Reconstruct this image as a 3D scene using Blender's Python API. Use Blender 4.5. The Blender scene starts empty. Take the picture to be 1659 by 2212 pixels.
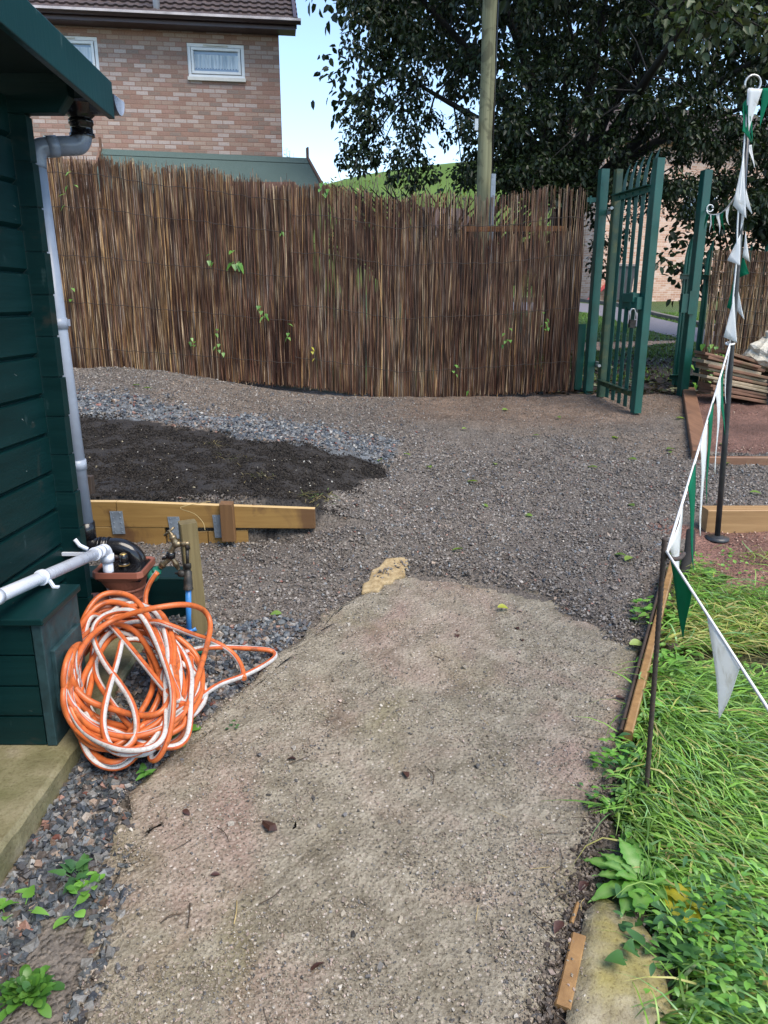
import bpy, math, random
import numpy as np
from mathutils import Vector, Matrix

C = bpy.context.scene.collection
SC = bpy.context.scene
# ------------------------------------------------------------------ camera, sky, sun, exposure
EYE = 1.5
PITCH = math.radians(15.9)
cam_d = bpy.data.cameras.new('camera')
cam_d.lens = 26.0
cam_d.sensor_width = 36.0
cam_d.clip_start = 0.02
cam_d.clip_end = 3000
cam = bpy.data.objects.new('camera', cam_d)
cam.location = (0, 0, EYE)
cam.rotation_euler = (math.radians(90) - PITCH, 0, 0)
C.objects.link(cam)
SC.camera = cam

SUN_EL, SUN_AZ = math.radians(58), math.radians(135)      # azimuth measured from +Y (view direction) towards +X
world = bpy.data.worlds.new('World')
SC.world = world
world.use_nodes = True
wn, wl = world.node_tree.nodes, world.node_tree.links
sky = wn.new('ShaderNodeTexSky')
sky.sky_type = 'NISHITA'
sky.sun_disc = False
sky.sun_elevation = SUN_EL
sky.sun_rotation = SUN_AZ
sky.air_density = 1.0
sky.dust_density = .2
sky.ozone_density = 1.0
bg = wn['Background']
bg.inputs['Strength'].default_value = 0.125
wl.new(sky.outputs[0], bg.inputs[0])
sun_d = bpy.data.lights.new('sun', 'SUN')
sun_d.energy = 2.0
sun_d.angle = math.radians(40)
sun_d.color = (1.0, 0.90, 0.76)
sun = bpy.data.objects.new('sun', sun_d)
sdir = Vector((math.sin(SUN_AZ) * math.cos(SUN_EL), math.cos(SUN_AZ) * math.cos(SUN_EL), math.sin(SUN_EL)))
sun.rotation_euler = sdir.to_track_quat('Z', 'Y').to_euler()
sun.location = (0, 0, 40)
C.objects.link(sun)
SC.view_settings.view_transform = 'Standard'
SC.view_settings.look = 'None'
SC.view_settings.exposure = 1.4
SC.view_settings.gamma = 1.0
SC.render.engine = 'CYCLES'
SC.cycles.use_denoising = True
SC.cycles.max_bounces = 8
SC.cycles.transparent_max_bounces = 8

rng = np.random.default_rng(7)
random.seed(7)

# ------------------------------------------------------------------ geometry helpers
FP, CX, CY = 1597.4, 829.5, 1106.0          # lens in the units of the measured photograph
cp, sp_ = math.cos(PITCH), math.sin(PITCH)


def ray(px, py):
    v = (CY - py) / FP
    return np.array([(px - CX) / FP, cp + v * sp_, -sp_ + v * cp])


def at(px, py, Y):
    """the point at forward distance Y metres seen in direction (px, py)"""
    d = ray(px, py)
    return Vector(d * (Y / d[1]) + np.array([0, 0, EYE]))


def S(t):
    t = np.clip(t, 0, 1)
    return t * t * (3 - 2 * t)


def h(x, y):
    """height of the ground"""
    x = np.asarray(x, float)
    y = np.asarray(y, float)
    b = np.where(y < 3.2, .065 * y, .208 + .105 * (y - 3.2))
    b = np.where(y > 7, .607 + .045 * (y - 7), b)
    b = np.where(y > 28, 1.552 + .01 * (y - 28), b)
    b = np.where(y > 60, 1.872, b)
    b = np.where(y < -2, -.13, b)
    b = b + .28 * S((-x - .3) / 2.3) * S((y - 3.7) / 2.4)
    b = b + .10 * np.exp(-(((x + .12) / .35) ** 2 + ((y - 3.66) / .25) ** 2))
    zb = .495 + .06 * (y - 3.76) + .008 * np.sin(x * 7) * np.sin(y * 9)
    m = np.maximum(0, zb - b) * S((.12 - x) / .80) * S((y - 3.75) / .04) * (y < 6)
    return b + m


def hh(x, y):
    return float(h(x, y))


def gnd(px, py, dz=0.0):
    """the point of the ground seen in direction (px, py)"""
    d = ray(px, py)
    lo, n = .3, 0
    t0 = .3
    for t in np.concatenate([np.linspace(.4, 12, 600), np.linspace(12.1, 80, 400)]):
        z = EYE + d[2] * t
        if z <= hh(d[0] * t, d[1] * t) + dz:
            for _ in range(18):
                tm = (t0 + t) / 2
                if EYE + d[2] * tm <= hh(d[0] * tm, d[1] * tm) + dz:
                    t = tm
                else:
                    t0 = tm
            return Vector((d[0] * t, d[1] * t, EYE + d[2] * t))
        t0 = t
    return Vector((d[0] * 60, d[1] * 60, hh(d[0] * 60, d[1] * 60)))


def pts_in(poly, x, y):
    """points inside a polygon, vectorised"""
    inside = np.zeros(x.shape, bool)
    n = len(poly)
    j = n - 1
    for i in range(n):
        xi, yi = poly[i][0], poly[i][1]
        xj, yj = poly[j][0], poly[j][1]
        c = ((yi > y) != (yj > y)) & (x < (xj - xi) * (y - yi) / (yj - yi + 1e-12) + xi)
        inside ^= c
        j = i
    return inside


def vnoise(x, y, s, seed=0):
    """smooth value noise 0..1, vectorised"""
    x = np.asarray(x) * s + seed * 17.3
    y = np.asarray(y) * s + seed * 9.1
    xi, yi = np.floor(x), np.floor(y)
    fx, fy = x - xi, y - yi
    fx, fy = fx * fx * (3 - 2 * fx), fy * fy * (3 - 2 * fy)

    def r(a, b):
        v = np.sin(a * 127.1 + b * 311.7 + seed * 3.7) * 43758.5453
        return v - np.floor(v)
    return (r(xi, yi) * (1 - fx) + r(xi + 1, yi) * fx) * (1 - fy) + (r(xi, yi + 1) * (1 - fx) + r(xi + 1, yi + 1) * fx) * fy


class MB:
    """collects shapes into one mesh"""

    def __init__(self):
        self.v, self.f, self.mi, self.sm = [], [], [], []

    def add(self, vs, fs, mi=0, smooth=False):
        o = len(self.v)
        self.v += [tuple(v) for v in vs]
        for f in fs:
            self.f.append([o + i for i in f])
            self.mi.append(mi)
            self.sm.append(smooth)
        return self

    def box(self, x0, x1, y0, y1, z0, z1, mi=0):
        vs = [(x0, y0, z0), (x1, y0, z0), (x1, y1, z0), (x0, y1, z0), (x0, y0, z1), (x1, y0, z1), (x1, y1, z1), (x0, y1, z1)]
        return self.add(vs, [(0, 3, 2, 1), (4, 5, 6, 7), (0, 1, 5, 4), (1, 2, 6, 5), (2, 3, 7, 6), (3, 0, 4, 7)], mi)

    def bar(self, a, b, w, d, side=(1, 0, 0), mi=0, w2=None, d2=None, cham=0):
        """rectangular bar from a to b: w along side, d across it"""
        a, b = Vector(a), Vector(b)
        t = (b - a).normalized()
        s = Vector(side)
        s = (s - t * s.dot(t)).normalized()
        n = t.cross(s)
        w2, d2 = w2 or w, d2 or d

        def prof(p, w, d, k):
            c = cham * k
            if cham:
                q = [(-w / 2 + c, -d / 2), (w / 2 - c, -d / 2), (w / 2, -d / 2 + c), (w / 2, d / 2 - c), (w / 2 - c, d / 2), (-w / 2 + c, d / 2), (-w / 2, d / 2 - c), (-w / 2, -d / 2 + c)]
            else:
                q = [(-w / 2, -d / 2), (w / 2, -d / 2), (w / 2, d / 2), (-w / 2, d / 2)]
            return [p + s * x + n * y for x, y in q]
        A, B = prof(a, w, d, 1), prof(b, w2, d2, 1)
        k = len(A)
        self.add(A + B, [list(range(k))[::-1], list(range(k, 2 * k))] + [(i, (i + 1) % k, k + (i + 1) % k, k + i) for i in range(k)], mi)
        return self

    def tube(self, pts, r, n=8, cap=True, mi=0, smooth=True, band=None, twist=0.0):
        """round tube along pts; r a number or one per point; band = (mi2, lo, hi): sides lo..hi (fractions) take material mi2"""
        P = [Vector(p) for p in pts]
        m = len(P)
        R = r if isinstance(r, (list, tuple, np.ndarray)) else [r] * m
        T = [((P[min(i + 1, m - 1)] - P[max(i - 1, 0)])).normalized() for i in range(m)]
        up = Vector((0, 0, 1)) if abs(T[0].z) < .9 else Vector((1, 0, 0))
        s = (up - T[0] * up.dot(T[0])).normalized()
        vs = []
        for i in range(m):
            s = (s - T[i] * s.dot(T[i])).normalized()
            n2 = T[i].cross(s)
            for k in range(n):
                a = 2 * math.pi * k / n + twist * i
                vs.append(P[i] + (s * math.cos(a) + n2 * math.sin(a)) * R[i])
        o = len(self.v)
        self.v += [tuple(v) for v in vs]
        for i in range(m - 1):
            for k in range(n):
                self.f.append([o + i * n + k, o + i * n + (k + 1) % n, o + (i + 1) * n + (k + 1) % n, o + (i + 1) * n + k])
                q = mi
                if band and band[1] <= (k + .5) / n < band[2]:
                    q = band[0]
                self.mi.append(q)
                self.sm.append(smooth)
        if cap:
            self.f.append([o + k for k in range(n)][::-1])
            self.f.append([o + (m - 1) * n + k for k in range(n)])
            self.mi += [mi, mi]
            self.sm += [False, False]
        return self

    def lathe(self, a, b, prof, n=16, mi=0, smooth=True):
        """profile [(t along a->b 0..1, radius)] turned round the axis a-b"""
        a, b = Vector(a), Vector(b)
        pts = [a + (b - a) * t for t, _ in prof]
        T = (b - a).normalized()
        up = Vector((0, 0, 1)) if abs(T.z) < .9 else Vector((1, 0, 0))
        s = (up - T * up.dot(T)).normalized()
        q = T.cross(s)
        vs = [p + (s * math.cos(2 * math.pi * k / n) + q * math.sin(2 * math.pi * k / n)) * r for p, (_, r) in zip(pts, prof) for k in range(n)]
        m = len(prof)
        self.add(vs, [(i * n + k, i * n + (k + 1) % n, (i + 1) * n + (k + 1) % n, (i + 1) * n + k) for i in range(m - 1) for k in range(n)], mi, smooth)
        self.add(vs[:n], [list(range(n))[::-1]], mi)
        self.add(vs[-n:], [list(range(n))], mi)
        return self

    def leaf(self, base, d, up, L, W, droop=.3, fold=.25, n=4, serr=0.0, wav=0.0, mi=0, shape='oval', stalk=0.0):
        """one leaf: a strip of n segments each side of the midrib"""
        base, d, up = Vector(base), Vector(d).normalized(), Vector(up)
        s = d.cross(up).normalized()
        u = s.cross(d).normalized()
        if stalk:
            e = base + d * stalk * L + u * .15 * L * stalk
            self.tube([base, e], W * .05, 4, False, mi)
            base = e
        vs = []
        for i in range(n + 1):
            t = i / n
            if shape == 'oval':
                w = math.sin(math.pi * min(1, t * .93 + .05)) ** .8
            elif shape == 'spoon':
                w = (.18 + .1 * t) if t < .35 else math.sin(math.pi * (t - .15) / .9) ** .7 if t < 1 else .2
            elif shape == 'long':
                w = (.25 + .75 * math.sin(math.pi * min(1, t * 1.05)) ** .9) * (1 - t ** 4)
            else:       # heart
                w = (1 - t) ** .75 * (1.1 if t > .02 else .8)
            w = max(w, .03) * W / 2
            ww = w * (1 + serr * random.uniform(-1, 1))
            c = base + d * (L * t * (1 - .15 * droop * t)) - Vector((0, 0, 1)) * droop * L * t * t * .6
            k = wav * W * random.uniform(-1, 1)
            k2 = wav * W * random.uniform(-1, 1)
            vs += [c + s * ww + u * (fold * w + k), c, c - s * ww + u * (fold * w + k2)]
        fs = []
        for i in range(n):
            a = i * 3
            fs += [(a, a + 1, a + 4, a + 3), (a + 1, a + 2, a + 5, a + 4)]
        return self.add(vs, fs, mi, True)

    def build(self, name, mats, parent=None, bevel=0.0, color=None, local=False):
        me = bpy.data.meshes.new(name)
        vs = self.v
        if parent is not None and not local:
            M = WM[parent.name].inverted()
            vs = [tuple(M @ Vector(v)) for v in vs]
        me.from_pydata(vs, [], self.f)
        if not isinstance(mats, (list, tuple)):
            mats = [mats]
        for m in mats:
            me.materials.append(m)
        me.polygons.foreach_set('material_index', self.mi)
        me.polygons.foreach_set('use_smooth', self.sm)
        if color is not None:
            setcol(me, color)
        me.update()
        o = bpy.data.objects.new(name, me)
        C.objects.link(o)
        WM[o.name] = Matrix.Identity(4)
        if parent is not None:
            o.parent = parent
            WM[o.name] = WM[parent.name].copy()
        if bevel:
            b = o.modifiers.new('bevel', 'BEVEL')
            b.width = bevel
            b.segments = 2
            b.limit_method = 'ANGLE'
            b.angle_limit = math.radians(40)
        return o


WM = {}


def setcol(me, col):
    a = me.attributes.new('col', 'FLOAT_COLOR', 'POINT')
    c = np.ones((len(me.vertices), 4), np.float32)
    c[:, :3] = col
    a.data.foreach_set('color', c.ravel())


def tag(o, label=None, cat=None, group=None, kind=None):
    if label:
        o['label'] = label
    if cat:
        o['category'] = cat
    if group:
        o['group'] = group
    if kind:
        o['kind'] = kind
    return o


def thing(name, label, cat, loc=(0, 0, 0), rotz=0.0, group=None):
    o = bpy.data.objects.new(name, None)
    o.empty_display_size = .1
    o.location = loc
    o.rotation_euler = (0, 0, rotz)
    C.objects.link(o)
    WM[o.name] = Matrix.Translation(Vector(loc)) @ Matrix.Rotation(rotz, 4, 'Z')
    return tag(o, label, cat, group)


def npmesh(name, V, F, mat, col=None, smooth=False, parent=None):
    """big mesh from arrays: V (n,3), F (m,k)"""
    V = np.asarray(V, np.float32)
    F = np.asarray(F, np.int32)
    if parent is not None:
        M = np.array(WM[parent.name].inverted())
        V = (V @ M[:3, :3].T + M[:3, 3]).astype(np.float32)
    me = bpy.data.meshes.new(name)
    me.vertices.add(len(V))
    me.vertices.foreach_set('co', V.ravel())
    m, k = F.shape
    me.loops.add(m * k)
    me.loops.foreach_set('vertex_index', F.ravel())
    me.polygons.add(m)
    me.polygons.foreach_set('loop_start', np.arange(0, m * k, k, dtype=np.int32))
    me.polygons.foreach_set('loop_total', np.full(m, k, np.int32))
    me.polygons.foreach_set('use_smooth', np.full(m, smooth, bool))
    me.materials.append(mat)
    if col is not None:
        setcol(me, col)
    me.update(calc_edges=True)
    o = bpy.data.objects.new(name, me)
    C.objects.link(o)
    WM[o.name] = Matrix.Identity(4)
    if parent is not None:
        o.parent = parent
        WM[o.name] = WM[parent.name].copy()
    return o


def stones(P, size, flat=.6, seed=1, squash=None):
    """angular crushed stones: jittered boxes. P (n,3) centres, size (n,)"""
    g = np.random.default_rng(seed)
    n = len(P)
    base = np.array([(-1, -1, -1), (1, -1, -1), (1, 1, -1), (-1, 1, -1), (-1, -1, 1), (1, -1, 1), (1, 1, 1), (-1, 1, 1)], float) * .5
    V = base[None] * g.uniform(.30, 1.2, (n, 8, 3))
    V = V * np.stack([g.uniform(.8, 1.25, n), g.uniform(.6, 1.0, n), g.uniform(.4, .8, n) * flat / .6], 1)[:, None, :]
    V = V * size[:, None, None]
    a = g.uniform(0, 2 * math.pi, n)
    tx = g.normal(0, .45, n)
    ty = g.normal(0, .45, n)

    def rot(V, i, j, t):
        c, s = np.cos(t)[:, None], np.sin(t)[:, None]
        A, B = V[:, :, i].copy(), V[:, :, j].copy()
        V[:, :, i] = A * c - B * s
        V[:, :, j] = A * s + B * c
    rot(V, 0, 2, tx)
    rot(V, 1, 2, ty)
    rot(V, 0, 1, a)
    V = V + P[:, None, :]
    F0 = np.array([(0, 3, 2, 1), (4, 5, 6, 7), (0, 1, 5, 4), (1, 2, 6, 5), (2, 3, 7, 6), (3, 0, 4, 7)])
    F = (F0[None] + (np.arange(n) * 8)[:, None, None]).reshape(-1, 4)
    return V.reshape(-1, 3), F


def leaves_np(P, D, U, L, W, droop=.25):
    """many leaves: base points P, directions D, up vectors U (n,3), lengths, widths (n,). Six points, two faces each"""
    n = len(P)
    D = D / np.linalg.norm(D, axis=1, keepdims=True)
    Sx = np.cross(D, U)
    Sx /= np.linalg.norm(Sx, axis=1, keepdims=True) + 1e-9
    U = np.cross(Sx, D)
    L, W = L[:, None], W[:, None]
    b = P
    tip = P + D * L - U * L * droop * .5
    l1 = P + D * L * .28 + Sx * W * .46 + U * W * .12
    l2 = P + D * L * .66 + Sx * W * .40 + U * (W * .1 - L * droop * .15)
    r1 = P + D * L * .28 - Sx * W * .46 + U * W * .12
    r2 = P + D * L * .66 - Sx * W * .40 + U * (W * .1 - L * droop * .15)
    V = np.stack([b, l1, l2, tip, r2, r1], 1).reshape(-1, 3)
    o = (np.arange(n) * 6)[:, None]
    F = np.concatenate([o + np.array([[0, 1, 2, 3]]), o + np.array([[0, 3, 4, 5]])], 0)
    return V, F


def blades_np(P, A, L, W, lift, seed=3, seg=4, lie=1.0):
    """grass blades: base P (n,3), heading A (n,), length, width, lift"""
    g = np.random.default_rng(seed)
    n = len(P)
    dx, dy = np.cos(A), np.sin(A)
    bend = g.normal(0, .25, n)
    V = []
    for i in range(seg + 1):
        t = i / seg
        a = A + bend * t
        rx = L * t * np.cos(a) * lie
        ry = L * t * np.sin(a) * lie
        z = lift * 4 * t * (1 - t * .85)
        w = W * (1 - t ** 1.6) * .5 + W * .04
        sx, sy = -np.sin(a), np.cos(a)
        c = P + np.stack([rx, ry, z], 1)
        q = np.stack([sx * w, sy * w, g.normal(0, .3, n) * w], 1)
        V += [c + q, c - q]
    V = np.stack(V, 1)
    k = 2 * (seg + 1)
    F0 = np.array([(2 * i, 2 * i + 1, 2 * i + 3, 2 * i + 2) for i in range(seg)])
    F = (F0[None] + (np.arange(n) * k)[:, None, None]).reshape(-1, 4)
    return V.reshape(-1, 3), F, k


def tubes_np(path, rad, sides=5):
    """upright canes: path (n,r,3), rad (n,r)"""
    n, r, _ = path.shape
    a = np.arange(sides) / sides * 2 * math.pi
    ring = np.stack([np.cos(a), np.sin(a), np.zeros(sides)], 1)
    V = path[:, :, None, :] + rad[:, :, None, None] * ring[None, None]
    idx = np.arange(n * r * sides).reshape(n, r, sides)
    q = np.stack([idx[:, :-1], np.roll(idx, -1, 2)[:, :-1], np.roll(idx, -1, 2)[:, 1:], idx[:, 1:]], -1).reshape(-1, 4)
    return V.reshape(-1, 3), q


# ------------------------------------------------------------------ material helpers
class NM:
    def __init__(self, name, rough=.7, spec=.5):
        self.m = bpy.data.materials.new(name)
        self.m.use_nodes = True
        self.t = self.m.node_tree
        self.b = self.t.nodes['Principled BSDF']
        self.b.inputs['Roughness'].default_value = rough
        self.b.inputs['Specular IOR Level'].default_value = spec
        self.co = None

    def n(self, typ):
        return self.t.nodes.new(typ)

    def set(self, sock, v):
        if isinstance(v, bpy.types.NodeSocket):
            self.t.links.new(v, sock)
        else:
            sock.default_value = v

    def coord(self, scale=(1, 1, 1), kind='Object', rot=(0, 0, 0)):
        tc = self.n('ShaderNodeTexCoord')
        mp = self.n('ShaderNodeMapping')
        mp.inputs['Scale'].default_value = scale
        mp.inputs['Rotation'].default_value = rot
        src = tc.outputs[kind]
        if any(rot):
            m0 = self.n('ShaderNodeMapping')
            m0.inputs['Rotation'].default_value = rot
            mp.inputs['Rotation'].default_value = (0, 0, 0)
            self.t.links.new(src, m0.inputs['Vector'])
            src = m0.outputs['Vector']
        self.t.links.new(src, mp.inputs['Vector'])
        return mp.outputs['Vector']

    def noise(self, scale, vec=None, detail=6, rough=.6, dist=0.0):
        nd = self.n('ShaderNodeTexNoise')
        nd.inputs['Scale'].default_value = scale
        nd.inputs['Detail'].default_value = detail
        nd.inputs['Roughness'].default_value = rough
        nd.inputs['Distortion'].default_value = dist
        self.set(nd.inputs['Vector'], vec if vec is not None else self.coord())
        return nd.outputs['Fac']

    def voro(self, scale, vec=None, feat='F1', out='Distance'):
        nd = self.n('ShaderNodeTexVoronoi')
        nd.feature = feat
        nd.inputs['Scale'].default_value = scale
        self.set(nd.inputs['Vector'], vec if vec is not None else self.coord())
        return nd.outputs[out]

    def ramp(self, fac, stops, interp='LINEAR'):
        nd = self.n('ShaderNodeValToRGB')
        cr = nd.color_ramp
        cr.interpolation = interp
        while len(cr.elements) < len(stops):
            cr.elements.new(.5)
        for e, (p, c) in zip(cr.elements, stops):
            e.position = p
            if isinstance(c, (int, float)):
                c = (c, c, c)
            e.color = (*c, 1)
        self.set(nd.inputs['Fac'], fac)
        return nd.outputs['Color']

    def mix(self, a, b, fac, mode='MIX'):
        nd = self.n('ShaderNodeMix')
        nd.data_type = 'RGBA'
        nd.blend_type = mode
        self.set(nd.inputs['Factor'], fac)
        for s, v in ((nd.inputs[6], a), (nd.inputs[7], b)):
            if isinstance(v, tuple):
                v = (*v, 1) if len(v) == 3 else v
            self.set(s, v)
        return nd.outputs[2]

    def math(self, op, a, b=0.0, c=None):
        nd = self.n('ShaderNodeMath')
        nd.operation = op
        self.set(nd.inputs[0], a)
        self.set(nd.inputs[1], b)
        if c is not None:
            self.set(nd.inputs[2], c)
        return nd.outputs[0]

    def attr(self, name='col'):
        nd = self.n('ShaderNodeAttribute')
        nd.attribute_name = name
        return nd.outputs['Color']

    def bump(self, hgt, strength=.5, dist=.01, prev=None):
        nd = self.n('ShaderNodeBump')
        nd.inputs['Strength'].default_value = strength
        nd.inputs['Distance'].default_value = dist
        self.set(nd.inputs['Height'], hgt)
        if prev is not None:
            self.set(nd.inputs['Normal'], prev)
        return nd.outputs['Normal']

    def out(self, color=None, normal=None, rough=None, **kw):
        if color is not None:
            self.set(self.b.inputs['Base Color'], (*color, 1) if isinstance(color, tuple) and len(color) == 3 else color)
        if normal is not None:
            self.set(self.b.inputs['Normal'], normal)
        if rough is not None:
            self.set(self.b.inputs['Roughness'], rough)
        for k, v in kw.items():
            self.set(self.b.inputs[k.replace('_', ' ')], v)
        return self.m


def plain(name, c, rough=.5, var=.25, scale=8, metal=0.0, bump=.15, dirt=None, spec=.5, bscale=60):
    """a colour with uneven tone, dirt and a slightly rough skin"""
    k = NM(name, rough, spec)
    f = k.noise(scale)
    col = k.ramp(f, [(.3, tuple(x * (1 - var) for x in c)), (.7, tuple(min(1, x * (1 + var)) for x in c))])
    if dirt:
        col = k.mix(col, dirt[0], k.ramp(k.noise(dirt[1], dist=.4), [(dirt[2], 0.), (min(1, dirt[2] + .18), dirt[3])]))
    nrm = k.bump(k.noise(bscale), bump, .004)
    return k.out(col, nrm, k.ramp(f, [(.2, max(.05, rough - .12)), (.8, min(1, rough + .12))]), Metallic=metal)


def timber(name, c1, c2, scale=(30, 30, 2.2), rough=.7, stain=None, bump=.3):
    """wood with grain along the local Z axis of the texture (scale picks the axis: the small number runs along the grain)"""
    k = NM(name, rough)
    v = k.coord(scale)
    f = k.noise(1.0, v, 8, .65, .6)
    col = k.ramp(f, [(.25, c1), (.5, tuple((a + b) / 2 for a, b in zip(c1, c2))), (.72, c2)])
    if stain:
        col = k.mix(col, stain[0], k.ramp(k.noise(stain[1], dist=.8), [(stain[2], 0.), (stain[2] + .08, stain[3])]))
    return k.out(col, k.bump(f, bump, .004))


def leafy(name, rough=.4, trans=.25, spec=.5):
    """leaf colour comes per leaf; light passes a little through the blade"""
    k = NM(name, rough, spec)
    col = k.attr()
    f = k.noise(40)
    col2 = k.mix(col, k.mix(col, (1.0, 1.0, .7), .35, 'MULTIPLY'), f)
    k.out(col2)
    tr = k.n('ShaderNodeBsdfTranslucent')
    k.set(tr.inputs['Color'], k.mix(col2, (1.6, 1.8, .7), 1.0, 'MULTIPLY'))
    mx = k.n('ShaderNodeMixShader')
    mx.inputs[0].default_value = trans
    k.t.links.new(k.b.outputs[0], mx.inputs[1])
    k.t.links.new(tr.outputs[0], mx.inputs[2])
    k.t.links.new(mx.outputs[0], k.t.nodes['Material Output'].inputs['Surface'])
    return k.m


def brick_mat(name, cols, mortar, bw=.225, bh=.075, axis='xz', bstr=.6):
    """running-bond brickwork, one colour per brick"""
    k = NM(name, .9, .2)
    tc = k.n('ShaderNodeTexCoord')
    sp = k.n('ShaderNodeSeparateXYZ')
    k.t.links.new(tc.outputs['Object'], sp.inputs[0])
    u = sp.outputs[0] if axis[0] == 'x' else sp.outputs[1]
    v = sp.outputs[2]
    rv = k.math('DIVIDE', v, bh)
    row = k.math('FLOOR', rv)
    ru = k.math('ADD', k.math('DIVIDE', u, bw), k.math('MULTIPLY', k.math('MODULO', k.math('ABSOLUTE', row), 2.0), .5))
    colm = k.math('FLOOR', ru)
    fu, fv = k.math('FRACT', ru), k.math('FRACT', rv)
    du = k.math('MINIMUM', fu, k.math('SUBTRACT', 1.0, fu))
    dv = k.math('MINIMUM', fv, k.math('SUBTRACT', 1.0, fv))
    edge = k.math('MINIMUM', k.math('MULTIPLY', du, bw / bh), dv)
    isb = k.ramp(edge, [(.06, 0.), (.11, 1.)])
    cb = k.n('ShaderNodeCombineXYZ')
    k.set(cb.inputs[0], colm)
    k.set(cb.inputs[1], row)
    wnz = k.n('ShaderNodeTexWhiteNoise')
    wnz.noise_dimensions = '2D'
    k.t.links.new(cb.outputs[0], wnz.inputs['Vector'])
    n = len(cols)
    c = k.ramp(wnz.outputs['Value'], [(i / n, q) for i, q in enumerate(cols)], 'CONSTANT')
    big = k.noise(.5, detail=3)
    c = k.mix(c, (.62, .60, .58), k.ramp(big, [(.35, 0.), (.75, .45)]), 'MULTIPLY')
    fine = k.noise(45)
    c = k.mix(c, (.55, .5, .48), k.ramp(fine, [(.35, .45), (.65, 0.)]), 'MULTIPLY')
    c = k.mix(mortar, c, isb)
    nr = k.bump(k.mix(isb, fine, .25), bstr, .008)
    return k.out(c, nr)
# ------------------------------------------------------------------ materials
M = {}
k = NM('cabin_paint', .42, .22)
v = k.coord((3, 3, 60))
f = k.noise(1.0, k.coord((1.2, 1.2, 14)), 6)
c = k.ramp(f, [(.3, (.0015, .015, .0155)), (.7, (.0032, .026, .0265))])
c = k.mix(c, (.05, .085, .085), k.ramp(k.noise(26, k.coord((1, 1, .35)), 4), [(.66, 0.), (.74, .4)]))
c = k.mix(c, (.30, .33, .31), k.ramp(k.noise(1.0, k.coord((20, 13, 42), rot=(.5, .2, 0)), 3, dist=1.2), [(.735, 0.), (.77, .7)]))
c = k.mix(c, (.055, .045, .035), k.ramp(k.noise(5, k.coord((1, 1, 1.4)), 7, dist=.6), [(.60, 0.), (.74, .55)]))
M['cabin'] = k.out(c, k.bump(k.noise(1.0, k.coord((4, 4, 110)), 5), .25, .003), k.ramp(f, [(.2, .3), (.8, .5)]))
M['cabin_end'] = plain('cabin_end_grain', (.012, .038, .043), .6, .4, 30, dirt=((.10, .09, .085), 9, .6, .5))
M['soffit'] = plain('soffit_paint', (.004, .02, .021), .7, .3)
k = NM('fascia_paint', .35)
f = k.noise(1.0, k.coord((30, 2.0, 3)), 6)
c = k.ramp(f, [(.3, (.004, .031, .035)), (.75, (.008, .048, .053))])
c = k.mix(c, (.16, .22, .22), k.ramp(k.noise(1.0, k.coord((40, 26, 6)), 3), [(.66, 0.), (.74, .3)]))
M['fascia'] = k.out(c, k.bump(k.noise(1.0, k.coord((40, 45, 4)), 5), .3, .003))
M['grey_pipe'] = plain('grey_plastic_pipe', (.20, .235, .30), .28, .1, 14, bump=.03, dirt=((.09, .08, .07), 20, .62, .4))
M['pipe_blue'] = plain('pale_grey_plastic_pipe', (.31, .35, .42), .35, .1, 14, bump=.03, dirt=((.16, .14, .12), 14, .6, .4))
M['white_pvc'] = plain('white_plastic_pipe', (.68, .72, .80), .3, .06, 10, bump=.03, dirt=((.30, .24, .17), 16, .6, .55))
M['black_pvc'] = plain('black_plastic', (.012, .012, .014), .18, .2, 20, bump=.04)
M['black_iron'] = plain('black_fitting', (.02, .018, .016), .5, .4, 40, dirt=((.12, .08, .06), 40, .55, .6))
M['terracotta'] = plain('brown_drain_plastic', (.25, .085, .052), .5, .15, 12, bump=.05, dirt=((.12, .06, .045), 10, .56, .5))
M['brass'] = plain('weathered_brass', (.24, .19, .12), .42, .3, 50, metal=.75, dirt=((.10, .085, .065), 30, .5, .6))
M['bright_brass'] = plain('bright_brass', (.55, .36, .12), .35, .2, 50, metal=.8)
M['hose_green'] = plain('green_plastic', (.012, .13, .085), .35, .15, 20, bump=.05)
M['blue_pipe'] = plain('blue_water_pipe', (.035, .20, .52), .4, .1, 20, bump=.03, dirt=((.1, .14, .2), 30, .6, .3))
M['galv'] = plain('galvanised_plate', (.21, .245, .285), .5, .25, 25, metal=.1, bump=.08, dirt=((.11, .125, .14), 18, .55, .6))
M['steel_green'] = plain('green_powder_coat', (.007, .068, .052), .36, .25, 6, bump=.06, dirt=((.13, .18, .16), 11, .66, .45))
M['steel_mossy'] = plain('green_steel_with_algae', (.014, .046, .024), .5, .35, 9, bump=.1, dirt=((.085, .080, .022), 9, .5, .75))
M['steel'] = plain('bare_steel', (.45, .44, .42), .35, .2, 30, metal=.7)
M['black_steel'] = plain('black_painted_steel', (.028, .030, .033), .38, .45, 14, bump=.1, dirt=((.14, .14, .14), 22, .6, .5))
M['rust'] = plain('rusty_rebar', (.05, .036, .03), .75, .4, 60, dirt=((.13, .06, .03), 50, .55, .6))
def cloth(name, c, dirt):
    k = NM(name, .9, .2)
    col = k.mix(c, dirt, k.ramp(k.noise(14, detail=6, dist=.5), [(.56, 0.), (.70, .55)]))
    k.out(col, k.bump(k.noise(300), .1, .001))
    tr = k.n('ShaderNodeBsdfTranslucent')
    k.set(tr.inputs['Color'], col)
    mx = k.n('ShaderNodeMixShader')
    mx.inputs[0].default_value = .55
    k.t.links.new(k.b.outputs[0], mx.inputs[1])
    k.t.links.new(tr.outputs[0], mx.inputs[2])
    k.t.links.new(mx.outputs[0], k.t.nodes['Material Output'].inputs['Surface'])
    return k.m


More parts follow.
